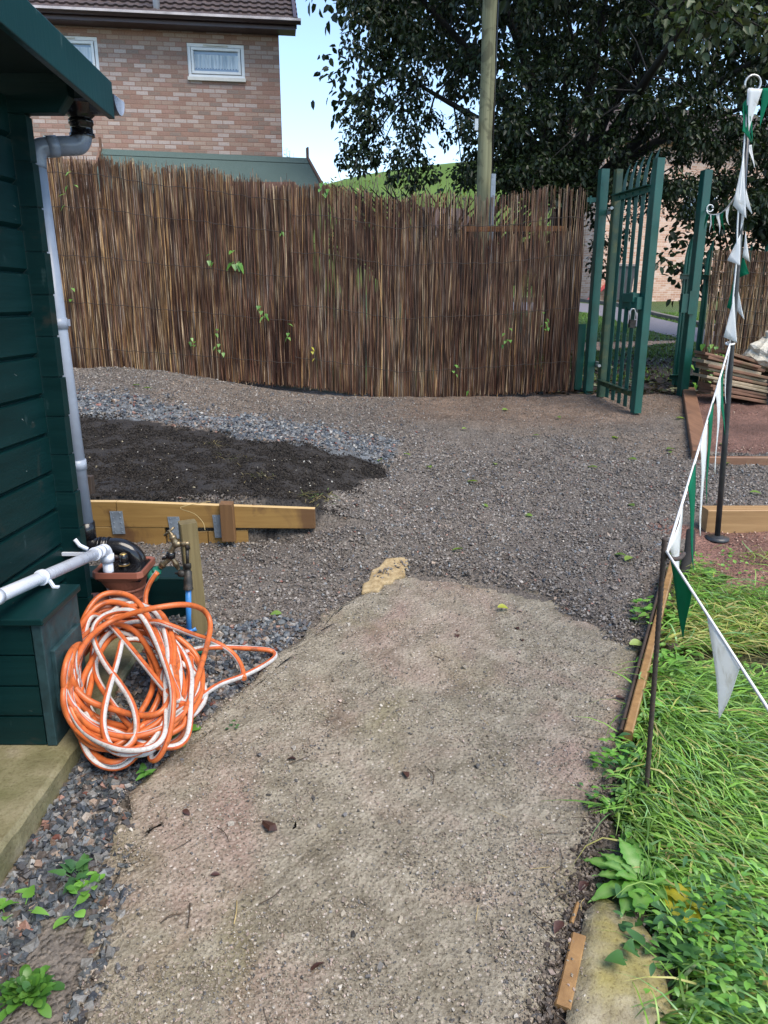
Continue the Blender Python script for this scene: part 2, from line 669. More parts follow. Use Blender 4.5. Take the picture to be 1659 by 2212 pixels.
M['flag_white'] = cloth('white_cloth', (.88, .89, .88), (.50, .47, .38))
M['flag_green'] = cloth('green_cloth', (.014, .24, .13), (.010, .16, .09))
M['cord'] = plain('white_cord', (.72, .72, .70), .9, .08, 30)
M['planed'] = timber('treated_yellow_timber', (.20, .105, .026), (.36, .215, .065), (1.6, 30, 22), .6, ((.085, .035, .018), 2.4, .52, .75))
M['stake_wood'] = timber('brown_stake', (.10, .048, .018), (.20, .105, .042), (26, 26, 1.8), .6)
M['planed_top_lit'] = timber('skylit_timber_top', (.50, .32, .12), (.68, .50, .26), (1.6, 30, 22), .6, ((.20, .08, .05), 5, .56, .6))  # plank tops: skylight painted into a paler copy of the timber, stains kept
M['sleeper'] = timber('brown_wet_timber', (.13, .062, .034), (.24, .125, .070), (24, 1.6, 24), .6, ((.07, .04, .025), 3, .6, .5))
M['sleeper_x'] = timber('brown_wet_timber_plank', (.13, .062, .034), (.24, .125, .070), (1.6, 24, 24), .6, ((.30, .2, .11), 3, .55, .4))
M['planed_x'] = timber('tan_timber_plank', (.24, .13, .05), (.44, .27, .12), (1.6, 24, 24), .6, ((.16, .085, .04), 2.5, .55, .7))
M['post_wood'] = timber('weathered_green_brown_post', (.085, .062, .022), (.21, .165, .075), (34, 34, 2.0), .75, ((.33, .29, .17), 7, .6, .5))
M['batten'] = timber('wet_orange_batten', (.18, .095, .035), (.36, .21, .085), (26, 26, 1.8), .45, ((.08, .05, .025), 9, .6, .6))
M['dark_wood'] = timber('dark_wet_wood', (.035, .024, .018), (.085, .06, .045), (26, 26, 1.8), .6)
M['pole_wood'] = timber('green_telegraph_pole', (.075, .078, .040), (.235, .232, .135), (26, 26, .6), .9, ((.06, .058, .032), 5, .52, .7), bump=1.0)
M['bark'] = timber('tree_bark', (.006, .0055, .005), (.020, .018, .015), (12, 12, 3), .9, bump=.8)
M['panel_wood'] = timber('brown_fence_board', (.085, .040, .028), (.17, .085, .06), (2, 20, 20), .8)
M['rail_wood'] = timber('orange_rail', (.20, .075, .025), (.34, .15, .05), (1.6, 22, 22), .7)
M['white_frame'] = plain('white_window_frame', (.78, .79, .78), .35, .04, 10, bump=.02)
M['sill'] = plain('pale_window_sill', (.66, .64, .58), .6, .1, 10)
k = NM('window_glass', .06, .8)
M['glass'] = k.out((.22, .30, .40))
k = NM('net_curtain', .9)
f = k.noise(1.0, k.coord((40, 40, 3)), 3)
M['net'] = k.out(k.ramp(f, [(.35, (.42, .52, .60)), (.65, (.70, .77, .82))]), k.bump(f, .6, .02))
M['house_brick'] = brick_mat('house_brick', [(.37, .235, .185), (.45, .325, .26), (.33, .24, .195), (.48, .38, .325), (.39, .245, .19), (.41, .295, .235), (.52, .43, .39), (.47, .355, .29), (.42, .265, .215), (.44, .34, .295), (.55, .46, .415), (.32, .245, .205)], (.31, .185, .14), .198, .067)
M['far_brick'] = brick_mat('far_house_brick', [(.60, .36, .26), (.70, .48, .36), (.64, .41, .30), (.72, .53, .43), (.62, .39, .28), (.56, .32, .22)], (.62, .50, .42))
M['roof_tile'] = plain('brown_roof_tile', (.055, .036, .032), .8, .4, 5, bump=.4, bscale=30, dirt=((.14, .11, .09), 7, .55, .5))
M['gutter'] = plain('brown_gutter', (.055, .032, .036), .4, .2)
M['gutter_rim'] = plain('weathered_gutter_rim', (.46, .42, .42), .5, .3, 5)
M['vent'] = plain('pale_vent_pipe', (.55, .58, .62), .5, .1)
k = NM('roofing_felt', .95, .2)
f = k.noise(240, detail=2)
c = k.ramp(f, [(.35, (.040, .066, .058)), (.65, (.115, .155, .138))])
c = k.mix(c, (.7, .7, .65), k.ramp(k.noise(3), [(.35, .25), (.7, 0.)]), 'MULTIPLY')
M['felt'] = k.out(c, k.bump(f, .5, .003))
M['shed_wood'] = timber('shed_boards', (.10, .05, .03), (.19, .10, .06), (2, 20, 20), .8)
M['bin_grey'] = plain('grey_bin_plastic', (.055, .052, .058), .5, .1, 8)
M['bin_black'] = plain('black_box_plastic', (.02, .02, .022), .5, .1, 8)
M['red_plastic'] = plain('red_plastic', (.50, .06, .06), .4, .1, 8)
M['clay'] = plain('old_clay_tile', (.20, .105, .065), .85, .35, 9, bump=.5, bscale=70, dirt=((.13, .125, .06), 7, .5, .7))
M['clay_pale'] = plain('pale_clay_tile', (.34, .27, .18), .85, .3, 9, bump=.5, bscale=70, dirt=((.13, .11, .06), 7, .52, .6))
k = NM('plastic_sack', .25)
f = k.noise(4, dist=.5)
M['sack'] = k.out(k.ramp(f, [(.4, (.48, .45, .38)), (.58, (.36, .31, .22)), (.7, (.20, .16, .10))]), k.bump(k.noise(9, dist=1.5), .8, .03))
M['sack_brown'] = plain('wet_brown_straw', (.11, .075, .05), .8, .5, 30, bump=.8, bscale=50)
M['block'] = plain('grey_concrete_block', (.11, .125, .13), .9, .2, 20, bump=.3)
M['cane'] = NM('cane', .55, .35)
k = M['cane']
c = k.attr()
f = k.noise(1.0, k.coord((34, 34, 3.4)), 5)
c = k.mix(c, (.30, .22, .18), k.ramp(f, [(.42, .85), (.58, 0.)]), 'MULTIPLY')
g_ = k.noise(1.0, k.coord((1.4, 1.4, .9)), 4)
c = k.mix(c, (.42, .30, .26), k.ramp(g_, [(.45, 0.), (.62, .8)]), 'MULTIPLY')
M['cane'] = k.out(c, k.bump(f, .3, .002))
M['wire'] = plain('rusty_wire', (.035, .025, .02), .6, .3)
M['leaf'] = leafy('tree_leaf', .42, .18, .35)
M['weed'] = leafy('weed_leaf', .4, .25)
M['grass'] = leafy('grass_blade', .35, .25)
k = NM('stone', .55, .5)
c = k.attr()
f = k.noise(160, detail=4)
M['stone'] = k.out(k.mix(c, (.5, .47, .44), k.ramp(f, [(.35, .7), (.65, 0.)]), 'MULTIPLY'), k.bump(f, .4, .002), k.ramp(k.noise(20), [(.3, .35), (.7, .75)]))
k = NM('soil_crumb', .95, .15)
M['soil'] = k.out(k.attr(), k.bump(k.noise(200, detail=4), .5, .002))
M['twig'] = plain('dead_twig', (.06, .04, .026), .8, .5, 30)
M['straw'] = plain('dry_straw', (.36, .27, .12), .8, .3, 30)
M['dead_leaf'] = plain('dead_brown_leaf', (.060, .026, .018), .4, .4, 30)

# ground: colour per point (what the ground is made of there), broken up by noise and small pebbles
k = NM('ground', .8, .4)
c = k.attr()
n1, n2 = k.noise(7, detail=8), k.noise(90, detail=5)
c = k.mix(c, (.55, .5, .46), k.ramp(n1, [(.35, .6), (.62, 0.)]), 'MULTIPLY')
c = k.mix(c, (1.7, 1.62, 1.55), k.ramp(n2, [(.5, 0.), (.68, .75)]), 'MULTIPLY')
pb = k.voro(75)
pc = k.voro(75, out='Color')
c = k.mix(c, k.mix(c, k.ramp(pc, [(.2, .25), (.8, .8)]), .5, 'OVERLAY'), .8)
nb = k.bump(k.ramp(pb, [(.1, 1.), (.6, 0.)]), .7, .012)
M['ground'] = k.out(c, k.bump(n2, .6, .008, nb), k.ramp(n1, [(.3, .55), (.7, .95)]))

# concrete: tamped and brushed, stained, with grit pressed into it
k = NM('worn_concrete', .7, .4)
n1, n2, n3 = k.noise(2.2, detail=8, dist=.6), k.noise(11, detail=8), k.noise(120, detail=4)
c = k.ramp(n2, [(.28, (.180, .155, .112)), (.5, (.268, .236, .178)), (.74, (.36, .322, .25))])
c = k.mix(c, (.34, .225, .19), k.ramp(k.noise(1.7, k.coord((1, 1, 1)), 7, dist=.8), [(.48, 0.), (.66, .6)]))
c = k.mix(c, (.60, .58, .52), k.ramp(k.noise(4.5, k.coord((1, 1, 1)), 8, dist=1.0), [(.50, 0.), (.66, .75)]), 'MULTIPLY')
c = k.mix(c, (.185, .160, .075), k.ramp(n1, [(.54, 0.), (.70, .5)]))
strk = k.noise(1.0, k.coord((9, 48, 8), rot=(0, 0, math.radians(-48))), 6, .65, .5)
c = k.mix(c, (.60, .58, .53), k.ramp(strk, [(.34, .6), (.50, 0.)]), 'MULTIPLY')
c = k.mix(c, (.42, .37, .30), k.ramp(strk, [(.60, 0.), (.70, .55)]))
v1 = k.voro(80)
vc = k.voro(80, out='Color')
spk = k.ramp(v1, [(.24, 1.), (.38, 0.)])
c = k.mix(c, k.ramp(k.math('FRACT', k.math('MULTIPLY', vc, 3.7)), [(.0, (.12, .105, .085)), (.25, (.24, .205, .155)), (.70, (.42, .355, .29)), (.92, (.60, .54, .48))], 'CONSTANT'), k.math('MULTIPLY', spk, .65))
c = k.mix(c, (.45, .4, .36), k.ramp(n3, [(.3, .75), (.52, 0.)]), 'MULTIPLY')
nb = k.bump(v1, .55, .008)
nb = k.bump(n3, .8, .006, nb)
nb = k.bump(strk, .22, .008, nb)
M['concrete'] = k.out(c, k.bump(n2, .4, .02, nb), k.ramp(n1, [(.3, .42), (.7, .8)]))

k = NM('mossy_slab', .75, .4)
n1, n2, n3 = k.noise(2.6, detail=8, dist=.5), k.noise(14, detail=8), k.noise(130, detail=4)
c = k.ramp(n2, [(.28, (.13, .115, .060)), (.5, (.19, .17, .095)), (.75, (.27, .235, .15))])
c = k.mix(c, (.075, .08, .022), k.ramp(n1, [(.48, 0.), (.66, .7)]))
c = k.mix(c, (.30, .26, .20), k.ramp(k.noise(3.4, k.coord((1, 1.3, 1)), 5), [(.58, 0.), (.7, .6)]))
c = k.mix(c, (.5, .45, .4), k.ramp(n3, [(.3, .6), (.5, 0.)]), 'MULTIPLY')
M['slab'] = k.out(c, k.bump(n3, .4, .004, k.bump(n2, .4, .02)), k.ramp(n1, [(.3, .4), (.7, .8)]))
k = NM('sandy_concrete', .8, .3)
n2 = k.noise(30, detail=8)
M['sandy'] = k.out(k.ramp(n2, [(.3, (.20, .135, .065)), (.5, (.33, .245, .13)), (.72, (.42, .33, .20))]), k.bump(n2, .7, .01))
k = NM('tarmac', .8, .4)
n2 = k.noise(6, detail=8)
M['tarmac'] = k.out(k.ramp(n2, [(.3, (.115, .11, .125)), (.7, (.19, .18, .20))]), k.bump(k.noise(120), .5, .005), k.ramp(n2, [(.3, .5), (.7, .8)]))
k = NM('puddle_water', .18, .8)
M['water'] = k.out((.035, .032, .028), k.bump(k.noise(14, detail=3), .6, .02))
k = NM('hill_grass', .95, .1)
f = k.noise(.05, detail=6)
M['hill'] = k.out(k.ramp(f, [(.35, (.080, .135, .028)), (.65, (.115, .175, .045))]))

# ------------------------------------------------------------------ the setting: ground
GATE_Y = 7.4
EDX = lambda y: .742 + .473 * (y - 2.0)          # line of the wooden edging right of the concrete path
PLX = lambda y: np.interp(y, [-1, 1.1, 1.25, 1.42, 1.6, 1.82, 2.1, 2.61, 9], [-.66, -.66, -.655, -.665, -.69, -.765, -.655, -.413, -.413 + .473 * 6.39])        # left edge of the concrete path
bed_px = [(100, 895), (170, 900), (300, 905), (450, 930), (600, 958), (720, 975), (800, 990), (818, 1012), (805, 1042), (745, 1072), (706, 1092), (690, 1100)]
bed_poly = [tuple(gnd(*p)) for p in bed_px] + [(-.33, 3.765), (-2.6, 3.765)]
blue_px = [(150, 845), (260, 852), (400, 880), (560, 905), (700, 922), (860, 950), (870, 985), (800, 1000), (700, 978), (560, 950), (400, 918), (250, 905), (150, 900)]
blue_poly = [tuple(gnd(*p)) for p in blue_px]
arc_px = [(740, 1312), (765, 1296), (800, 1266), (850, 1240), (930, 1246), (1000, 1254), (1100, 1275), (1180, 1295), (1240, 1330), (1310, 1378), (1400, 1398), (1440, 1400)]
arc = [gnd(*p) for p in arc_px]
# along / across the path
PD = Vector((.4276, .904))
arc_u = [((p.x - PLX(p.y))) for p in arc]
arc_v = [p.y for p in arc]


def arc_y(u):
    return np.interp(u, arc_u, arc_v)


redsoil_px = [(1480, 1150), (1560, 1140), (1659, 1130), (1720, 1130), (1720, 1330), (1600, 1300), (1500, 1230)]
redsoil_poly = [tuple(gnd(*p)) for p in redsoil_px]
bed2_px = [(1490, 850), (1525, 975), (1760, 985), (1760, 860)]
bed2_poly = [tuple(gnd(*p)) for p in bed2_px]


def edge_noise(x, y, amp, s=5, seed=1):
    return (vnoise(x, y, s, seed) - .5) * amp


def is_lawn(x, y):
    e = EDX(y) + edge_noise(x, y, .10, 6, 2) + .02
    # a bulge of weeds over the concrete between the two battens, the pale slab in the near corner
    e = e + np.where(y < 1.75, .10 * S((1.75 - y) / .3) + .11 * S((1.52 - y) / .15), 0)
    lim = 3.62 + edge_noise(x, y, .3, 3, 4)
    return (x > e) & (y < lim) & (y > -3)


xs = np.concatenate([-np.geomspace(2600, 3.7, 60), np.arange(-3.6, 4.2, .035), np.geomspace(4.3, 2600, 60)])
ys = np.concatenate([-np.geomspace(900, .8, 30), np.arange(-.7, 8.4, .035), np.geomspace(8.5, 2600, 110)])
GX, GY = np.meshgrid(xs, ys)
GZ = h(GX, GY)
near = (np.abs(GX) < 4.3) & (GY < 8.5) & (GY > -1)
GZ = GZ + np.where(near, (vnoise(GX, GY, 9, 3) - .5) * .018 + (vnoise(GX, GY, 26, 5) - .5) * .010, 0)
inb = pts_in(bed_poly, GX + edge_noise(GX, GY, .16), GY + edge_noise(GX, GY, .16, 5, 7))
GZ = GZ + np.where(inb, (vnoise(GX, GY, 14, 8) - .5) * .02 + (vnoise(GX, GY, 30, 9) - .5) * .014, 0)
# sink the ground a little under the concrete path and the cabin's slab
U_ = GX - PLX(GY)
W_ = EDX(GY) - PLX(GY)
onpath = (U_ > .03 + .12 * (GY < 1.7)) & (U_ < W_ - .03) & (GY < arc_y(U_) - .05)
GZ = GZ - np.where(onpath, .05, 0)
col = np.zeros(GX.shape + (3,))
n1 = vnoise(GX, GY, 3, 11)[..., None]
n2 = vnoise(GX, GY, 1.1, 12)[..., None]
col[:] = np.array([.125, .108, .092]) * (.8 + .4 * n1)
col = np.where((n2 > .55) & (GY > 5.2)[..., None], np.array([.150, .122, .098]) * (.85 + .3 * n1), col)
# trodden earth near the gate
tr = S((GY - 5.9 + edge_noise(GX, GY, .8, 2, 3)) / .7) * S((GX + .3) / .8)
col = col * (1 - tr[..., None]) + np.array([.150, .108, .080]) * (.8 + .4 * n1) * tr[..., None]
col[inb] = np.array([.026, .0225, .020])
inblue = pts_in(blue_poly, GX + edge_noise(GX, GY, .2), GY + edge_noise(GX, GY, .2, 5, 7))
col[inblue] = np.array([.14, .155, .17])
lw = is_lawn(GX, GY)
col = np.where(lw[..., None], np.array([.050, .052, .018]) * (.6 + .8 * n1), col)
rs = pts_in(redsoil_poly, GX + edge_noise(GX, GY, .4), GY + edge_noise(GX, GY, .3, 5, 7)) | ((GX > EDX(GY) + .05) & (GY > 3.0) & (GY < 3.9))
col = np.where(rs[..., None], np.array([.185, .098, .075]) * (.7 + .6 * n1), col)
b2 = pts_in(bed2_poly, GX, GY)
col = np.where(b2[..., None], np.array([.135, .072, .055]) * (.7 + .6 * n1), col)
beyond = GY > 7.32
g1 = vnoise(GX, GY, .8, 21)[..., None]
lawncol = np.array([.050, .088, .016]) * (.7 + .6 * g1)
leafsoil = np.array([.038, .026, .020]) * (.6 + .8 * n1)
tq = S((GY - 8.6 + edge_noise(GX, GY, 2.2, 1.2, 23) - .6 * (GX - 2.6)) / 1.6)[..., None]
col = np.where(beyond[..., None], leafsoil * (1 - tq) + lawncol * tq, col)
V = np.stack([GX, GY, GZ], -1).reshape(-1, 3)
ny, nx = GX.shape
idx = np.arange(nx * ny).reshape(ny, nx)
F = np.stack([idx[:-1, :-1], idx[:-1, 1:], idx[1:, 1:], idx[1:, :-1]], -1).reshape(-1, 4)
o = npmesh('ground', V, F, M['ground'], col.reshape(-1, 3), True)
tag(o, kind='structure')

# concrete path: a slab 50 mm thick with broken edges
us = np.linspace(0, 1, 70)
vs_ = np.linspace(0, 1, 130)
UU, VV = np.meshgrid(us, vs_)
y0 = -.9
wid = 1.44
ye = arc_y(UU * wid) + .06
# left side ends where the fresh gravel begins
PY = y0 + (ye - y0) * VV
jl = edge_noise(PY * 0 + 3, PY, .06, 7, 31) + edge_noise(PY * 0, PY, .07, 2.2, 32) + edge_noise(PY * 0 + 5, PY, .025, 25, 34) - .05 * (PY < 1.7)
jr = edge_noise(PY * 0 + 9, PY, .05, 6, 33)
wl_ = PLX(PY) + jl
wr_ = EDX(PY) + jr - .03
PX = wl_ + (wr_ - wl_) * UU
PZ = h(PX, PY) + .012 + (vnoise(PX, PY, 5, 41) - .5) * .014 + (vnoise(PX, PY, 14, 42) - .5) * .005
PZ = PZ - .016 * S((VV - .93) / .07) - .016 * S((1.72 - PY) / .3) * S((.12 - UU) / .12)
V = np.stack([PX, PY, PZ], -1).reshape(-1, 3)
ny, nx = PX.shape
idx = np.arange(nx * ny).reshape(ny, nx)
F = [np.stack([idx[:-1, :-1], idx[:-1, 1:], idx[1:, 1:], idx[1:, :-1]], -1).reshape(-1, 4)]
n0 = len(V)
rim = np.concatenate([idx[0, :], idx[1:, -1], idx[-1, -2::-1], idx[-2:0:-1, 0]])
R = V[rim].copy()
R[:, 2] -= .07
V = np.concatenate([V, R])
a = np.arange(len(rim))
F.append(np.stack([rim, n0 + a, n0 + np.roll(a, -1), np.roll(rim, -1)], -1))
o = npmesh('concrete_path', V, np.concatenate(F), M['concrete'], None, True)
tag(o, kind='structure')

# pale slab in the near right corner
mb = MB()
ring = [gnd(*p) for p in [(1262, 1985), (1300, 1950), (1370, 1990), (1420, 2060), (1440, 2150), (1460, 2260), (1480, 2420), (1190, 2420), (1215, 2250), (1240, 2110)]]
ctr = sum(ring, Vector()) / len(ring)
top = []
for t in (0, .5, 1):
    for p in ring:
        q = ctr + (p - ctr) * (1 - t * .98 if t else 1)
        top.append(Vector((q.x, q.y, hh(q.x, q.y) + .020 + (.008 if t == .5 else .01 if t == 1 else 0))))
n = len(ring)
low = [Vector((p.x, p.y, hh(p.x, p.y) - .04)) for p in ring]
mb.add(low + top, [(i, (i + 1) % n, n + (i + 1) % n, n + i) for i in range(n)] + [(n + i, n + (i + 1) % n, 2 * n + (i + 1) % n, 2 * n + i) for i in range(n)] + [(2 * n + i, 2 * n + (i + 1) % n, 3 * n + (i + 1) % n, 3 * n + i) for i in range(n)] + [tuple(range(3 * n, 4 * n))], smooth=True)
k = NM('pale_slab', .8, .3)
n1, n2, n3 = k.noise(4, detail=8, dist=.5), k.noise(18, detail=8), k.noise(140, detail=4)
c = k.ramp(n2, [(.28, (.17, .14, .085)), (.5, (.29, .25, .165)), (.75, (.42, .375, .27))])
c = k.mix(c, (.33, .28, .075), k.ramp(n1, [(.48, 0.), (.64, .65)]))
c = k.mix(c, (.45, .4, .36), k.ramp(n3, [(.3, .75), (.48, 0.)]), 'MULTIPLY')
M['pale_slab'] = k.out(c, k.bump(n3, .5, .004, k.bump(n2, .5, .02)))
o = mb.build('paving_slab', M['pale_slab'])
tag(o, 'pale algae stained concrete slab sunk beside the path in the near corner', 'paving slab')

# cabin's concrete base
mb = MB()
SLZ = .19
L = []
for y in np.linspace(-1.5, 2.98, 140):
    L.append((-.95 + .012 * (float(vnoise(np.array([y]), np.array([0.]), 6, 3)[0]) - .5) + .012 * (float(vnoise(np.array([y]), np.array([4.]), 19, 3)[0]) - .5), y))
vv = []
for x, y in L:
    vv += [(-3.2, y, SLZ), (x - .012, y, SLZ), (x, y, SLZ - .012), (x + .006, y, SLZ - .25)]
fs = []
for i in range(len(L) - 1):
    for j in range(3):
        a = i * 4 + j
        fs.append((a, a + 1, a + 5, a + 4))
e = (len(L) - 1) * 4
mb.add(vv, fs)
mb.add([(-3.2, 2.98, SLZ), (L[-1][0], 2.98, SLZ - .01), (L[-1][0], 2.98, SLZ - .25), (-3.2, 2.98, SLZ - .25)], [(0, 1, 2, 3)])
o = mb.build('cabin_base', M['slab'])
tag(o, 'mossy concrete base slab under the green cabin', 'base slab')

# ------------------------------------------------------------------ gravel, grit and soil crumbs (nobody could count them)
def scatter(n, x0, x1, y0, y1, p=1.6, seed=1):
    g = np.random.default_rng(seed)
    u = g.uniform(0, 1, n)
    a, b = y0 ** (1 - p), y1 ** (1 - p)
    y = (a + (b - a) * u) ** (1 / (1 - p))
    x = g.uniform(x0, x1, n) * 1.0
    keep = (np.abs(x) < .62 * y + .75)
    return x[keep], y[keep], g


def palette(g, n, cols, var=.25):
    c = np.array(cols)[g.integers(0, len(cols), n)]
    return c * g.uniform(1 - var, 1 + var, (n, 1))


BROWN = [(.125, .108, .092), (.130, .112, .096), (.150, .130, .110), (.095, .084, .073), (.170, .148, .125), (.12, .104, .094), (.16, .13, .112), (.11, .10, .095), (.21, .19, .165), (.28, .255, .23)]
BLUE = [(.105, .125, .15), (.14, .16, .185), (.075, .085, .105), (.19, .205, .22), (.27, .29, .30), (.12, .115, .12), (.11, .13, .14), (.40, .39, .37), (.20, .165, .145)]


def gravel_zone(x, y):
    u = x - PLX(y)
    nz = edge_noise(x, y, .10, 8, 51)
    loose = (y < 1.78) & (u < .16) & (vnoise(x, y, 60, 54) > .35 + u * 3.4)
    onp = (u > .0 + nz * .5) & (~loose) & (u < EDX(y) - PLX(y)) & (y < arc_y(u) + nz)
    bed = pts_in(bed_poly, x + edge_noise(x, y, .16), y + edge_noise(x, y, .16, 5, 7)) & (y > 3.76)
    slab = (x < -.945) & (y < 2.98)
    lawn = (x > EDX(y) - .02) & (y < 4.15) & (x > 1.45 - .0 * y) | ((x > EDX(y) - .03) & (y < 3.45))
    strip = (x > 1.2) & (y > 4.22)
    b2 = pts_in(bed2_poly, x, y)
    earthy = (x < PLX(y) + .02) & (y < 1.55) & (vnoise(x, y, 7, 53) > .30 + .5 * S((1.62 - y) / .35) * (x > -.80))
    return (~onp) & (~bed) & ~((x < PLX(y)) & (y < 1.55) & (~earthy) & (x > -.93)) & (~slab) & (~(lawn & ~strip)) & (~b2) & (y < 7.12 + .25 * (x > 2.0))


x, y, g = scatter(430000, -3.4, 4.2, .7, 7.3, 1.15, 5)
ok = gravel_zone(x, y)
x, y = x[ok], y[ok]
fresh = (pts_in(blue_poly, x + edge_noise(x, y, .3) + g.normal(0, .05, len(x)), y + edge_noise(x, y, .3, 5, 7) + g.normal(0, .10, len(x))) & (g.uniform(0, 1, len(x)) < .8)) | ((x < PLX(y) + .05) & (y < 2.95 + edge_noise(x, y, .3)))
trod = S((y - 5.4 + edge_noise(x, y, 1.2, 1.6, 13)) / .9) * (~fresh) * (.25 + .75 * S((x + .3) / 1.0))
keep = g.uniform(0, 1, len(x)) > trod * .15
x, y, fresh, trod = x[keep], y[keep], fresh[keep], trod[keep]
n = len(x)
size = np.where(fresh, .006 + .021 * g.uniform(0, 1, n) ** 1.5, g.uniform(.0055, .0135, n) * g.choice([1, 1, 1.3], n)) * (1 - .5 * trod)
size = size * (1 + .05 * np.maximum(0, y - 3))
z = h(x, y) + size * g.uniform(.02, .42, n) + (vnoise(x, y, 9, 3) - .5) * .018
ridge = np.exp(-((y - arc_y(x - PLX(y)) - .06) / .07) ** 2) * (x > PLX(y)) * (x < EDX(y))
z = z + .022 * ridge * g.uniform(0, 1, n)
V, F = stones(np.stack([x, y, z], 1), size, .62, 6)
EARTH = [(.155, .125, .098), (.185, .150, .118), (.13, .108, .088), (.175, .145, .12), (.24, .20, .165), (.14, .12, .102), (.32, .28, .24)]
cb_ = np.where((g.uniform(0, 1, n) < trod * .8)[:, None], palette(g, n, EARTH), palette(g, n, BROWN) * 1.22)
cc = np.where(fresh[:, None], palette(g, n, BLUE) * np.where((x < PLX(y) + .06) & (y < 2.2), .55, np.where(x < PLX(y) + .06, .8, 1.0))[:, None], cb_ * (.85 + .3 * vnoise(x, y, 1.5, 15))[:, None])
mixb = (~fresh) & (g.uniform(0, 1, n) < .06)
cc[mixb] = palette(g, int(mixb.sum()), BLUE)
red = g.uniform(0, 1, n) < np.where(fresh & (x < PLX(y) + .06), .09, .025)
cc[red] = palette(g, int(red.sum()), [(.20, .08, .06), (.30, .17, .13), (.34, .26, .20), (.22, .15, .11), (.42, .36, .30)])
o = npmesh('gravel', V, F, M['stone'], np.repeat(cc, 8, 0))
tag(o, 'loose grey and brown crushed gravel around the path', 'gravel', kind='stuff')

# grit and small stones strewn over the concrete
x, y, g = scatter(170000, -1.6, 1.8, .8, 3.4, 1.3, 8)
u = x - PLX(y)
ok = (u > 0) & (u < EDX(y) - PLX(y) - .02) & (y < arc_y(u)) & (g.uniform(0, 1, len(x)) < .35 + .65 * (vnoise(x, y, 5, 61) > .5))
x, y = x[ok], y[ok]
n = len(x)
size = .0018 + .0035 * g.uniform(0, 1, n) ** 2 + .005 * g.uniform(0, 1, n) ** 9 + (g.uniform(0, 1, n) < .006) * g.uniform(.004, .013, n)
sx_ = EDX(np.linspace(.9, 1.9, 1500)) + g.normal(-.02, .022, 1500)
sy_ = np.linspace(.9, 1.9, 1500)
px2 = np.array([tuple(gnd(g.uniform(1225, 1450), g.uniform(1980, 2212))) for _ in range(260)])
x, y = np.concatenate([x, sx_, px2[:, 0]]), np.concatenate([y, sy_, px2[:, 1]])
size = np.concatenate([size, g.uniform(.004, .013, 1500), g.uniform(.002, .008, 260)])
n0_, n = n, len(x)
V, F = stones(np.stack([x, y, h(x, y) + np.where(np.arange(n) >= n0_ + 1500, .026, .014) + size * .12 + (vnoise(x, y, 5, 41) - .5) * .014], 1), size, .6, 9)
cc = palette(g, n, [(.10, .095, .09), (.30, .26, .20), (.20, .17, .13), (.27, .23, .175), (.40, .31, .26), (.47, .43, .37), (.17, .165, .165), (.32, .275, .21), (.25, .215, .16), (.29, .245, .185), (.23, .19, .145), (.34, .28, .23)])
cc[n0_:n0_ + 1500] = palette(g, 1500, [(.06, .045, .034), (.09, .07, .052), (.05, .04, .032), (.14, .11, .085), (.20, .16, .12)])
o = npmesh('grit', V, F, M['stone'], np.repeat(cc, 8, 0))
tag(o, 'small stones and grit strewn over the concrete path', 'grit', kind='stuff')

# soil crumbs
x, y, g = scatter(120000, -3.0, .4, 3.7, 6.2, 1.2, 10)
ok = pts_in(bed_poly, x + edge_noise(x, y, .3, 9) + g.normal(0, .035, len(x)), y + edge_noise(x, y, .3, 9, 7) + g.normal(0, .045, len(x))) & (y > 3.79)
x, y = x[ok], y[ok]
n = len(x)
size = .0035 + .010 * g.uniform(0, 1, n) ** 2.5
V, F = stones(np.stack([x, y, h(x, y) + size * .25 + (vnoise(x, y, 14, 8) - .5) * .02 + (vnoise(x, y, 30, 9) - .5) * .014], 1), size, .8, 11)
cc = palette(g, n, [(.026, .0225, .020), (.034, .029, .025), (.020, .0175, .016), (.042, .036, .030)], .3)
rr = g.uniform(0, 1, n) < .006
cc[rr] = palette(g, int(rr.sum()), [(.3, .26, .18), (.4, .38, .34)])
o = npmesh('soil', V, F, M['soil'], np.repeat(cc, 8, 0))
tag(o, 'dark crumbly soil of the bed behind the timber edging', 'soil', kind='stuff')

# pale grit on the red soil
x, y, g = scatter(9000, 1.2, 4.2, 2.6, 6.9, 1.2, 12)
ok = (pts_in(redsoil_poly, x, y) & (vnoise(x, y, 4, 71) > .3)) | (pts_in(bed2_poly, x, y) & (vnoise(x, y, 4, 72) > .55))
x, y = x[ok], y[ok]
n = len(x)
size = g.uniform(.004, .014, n)
V, F = stones(np.stack([x, y, h(x, y) + size * .2], 1), size, .6, 13)
cc = palette(g, n, [(.42, .27, .20), (.50, .36, .27), (.22, .10, .08), (.16, .08, .06), (.35, .2, .15)])
o = npmesh('soil_grit', V, F, M['stone'], np.repeat(cc, 8, 0))
tag(o, 'pale reddish grit on the bare soil', 'grit', kind='stuff')

# ------------------------------------------------------------------ beyond the gate: road, grass, puddle, hill
def sheet(name, px, dz, mat, n=10):
    P = [gnd(*p) for p in px]
    mb = MB()
    vs = [Vector((p.x, p.y, hh(p.x, p.y) + dz)) for p in P]
    mb.add(vs, [list(range(len(vs)))])
    return mb.build(name, mat)


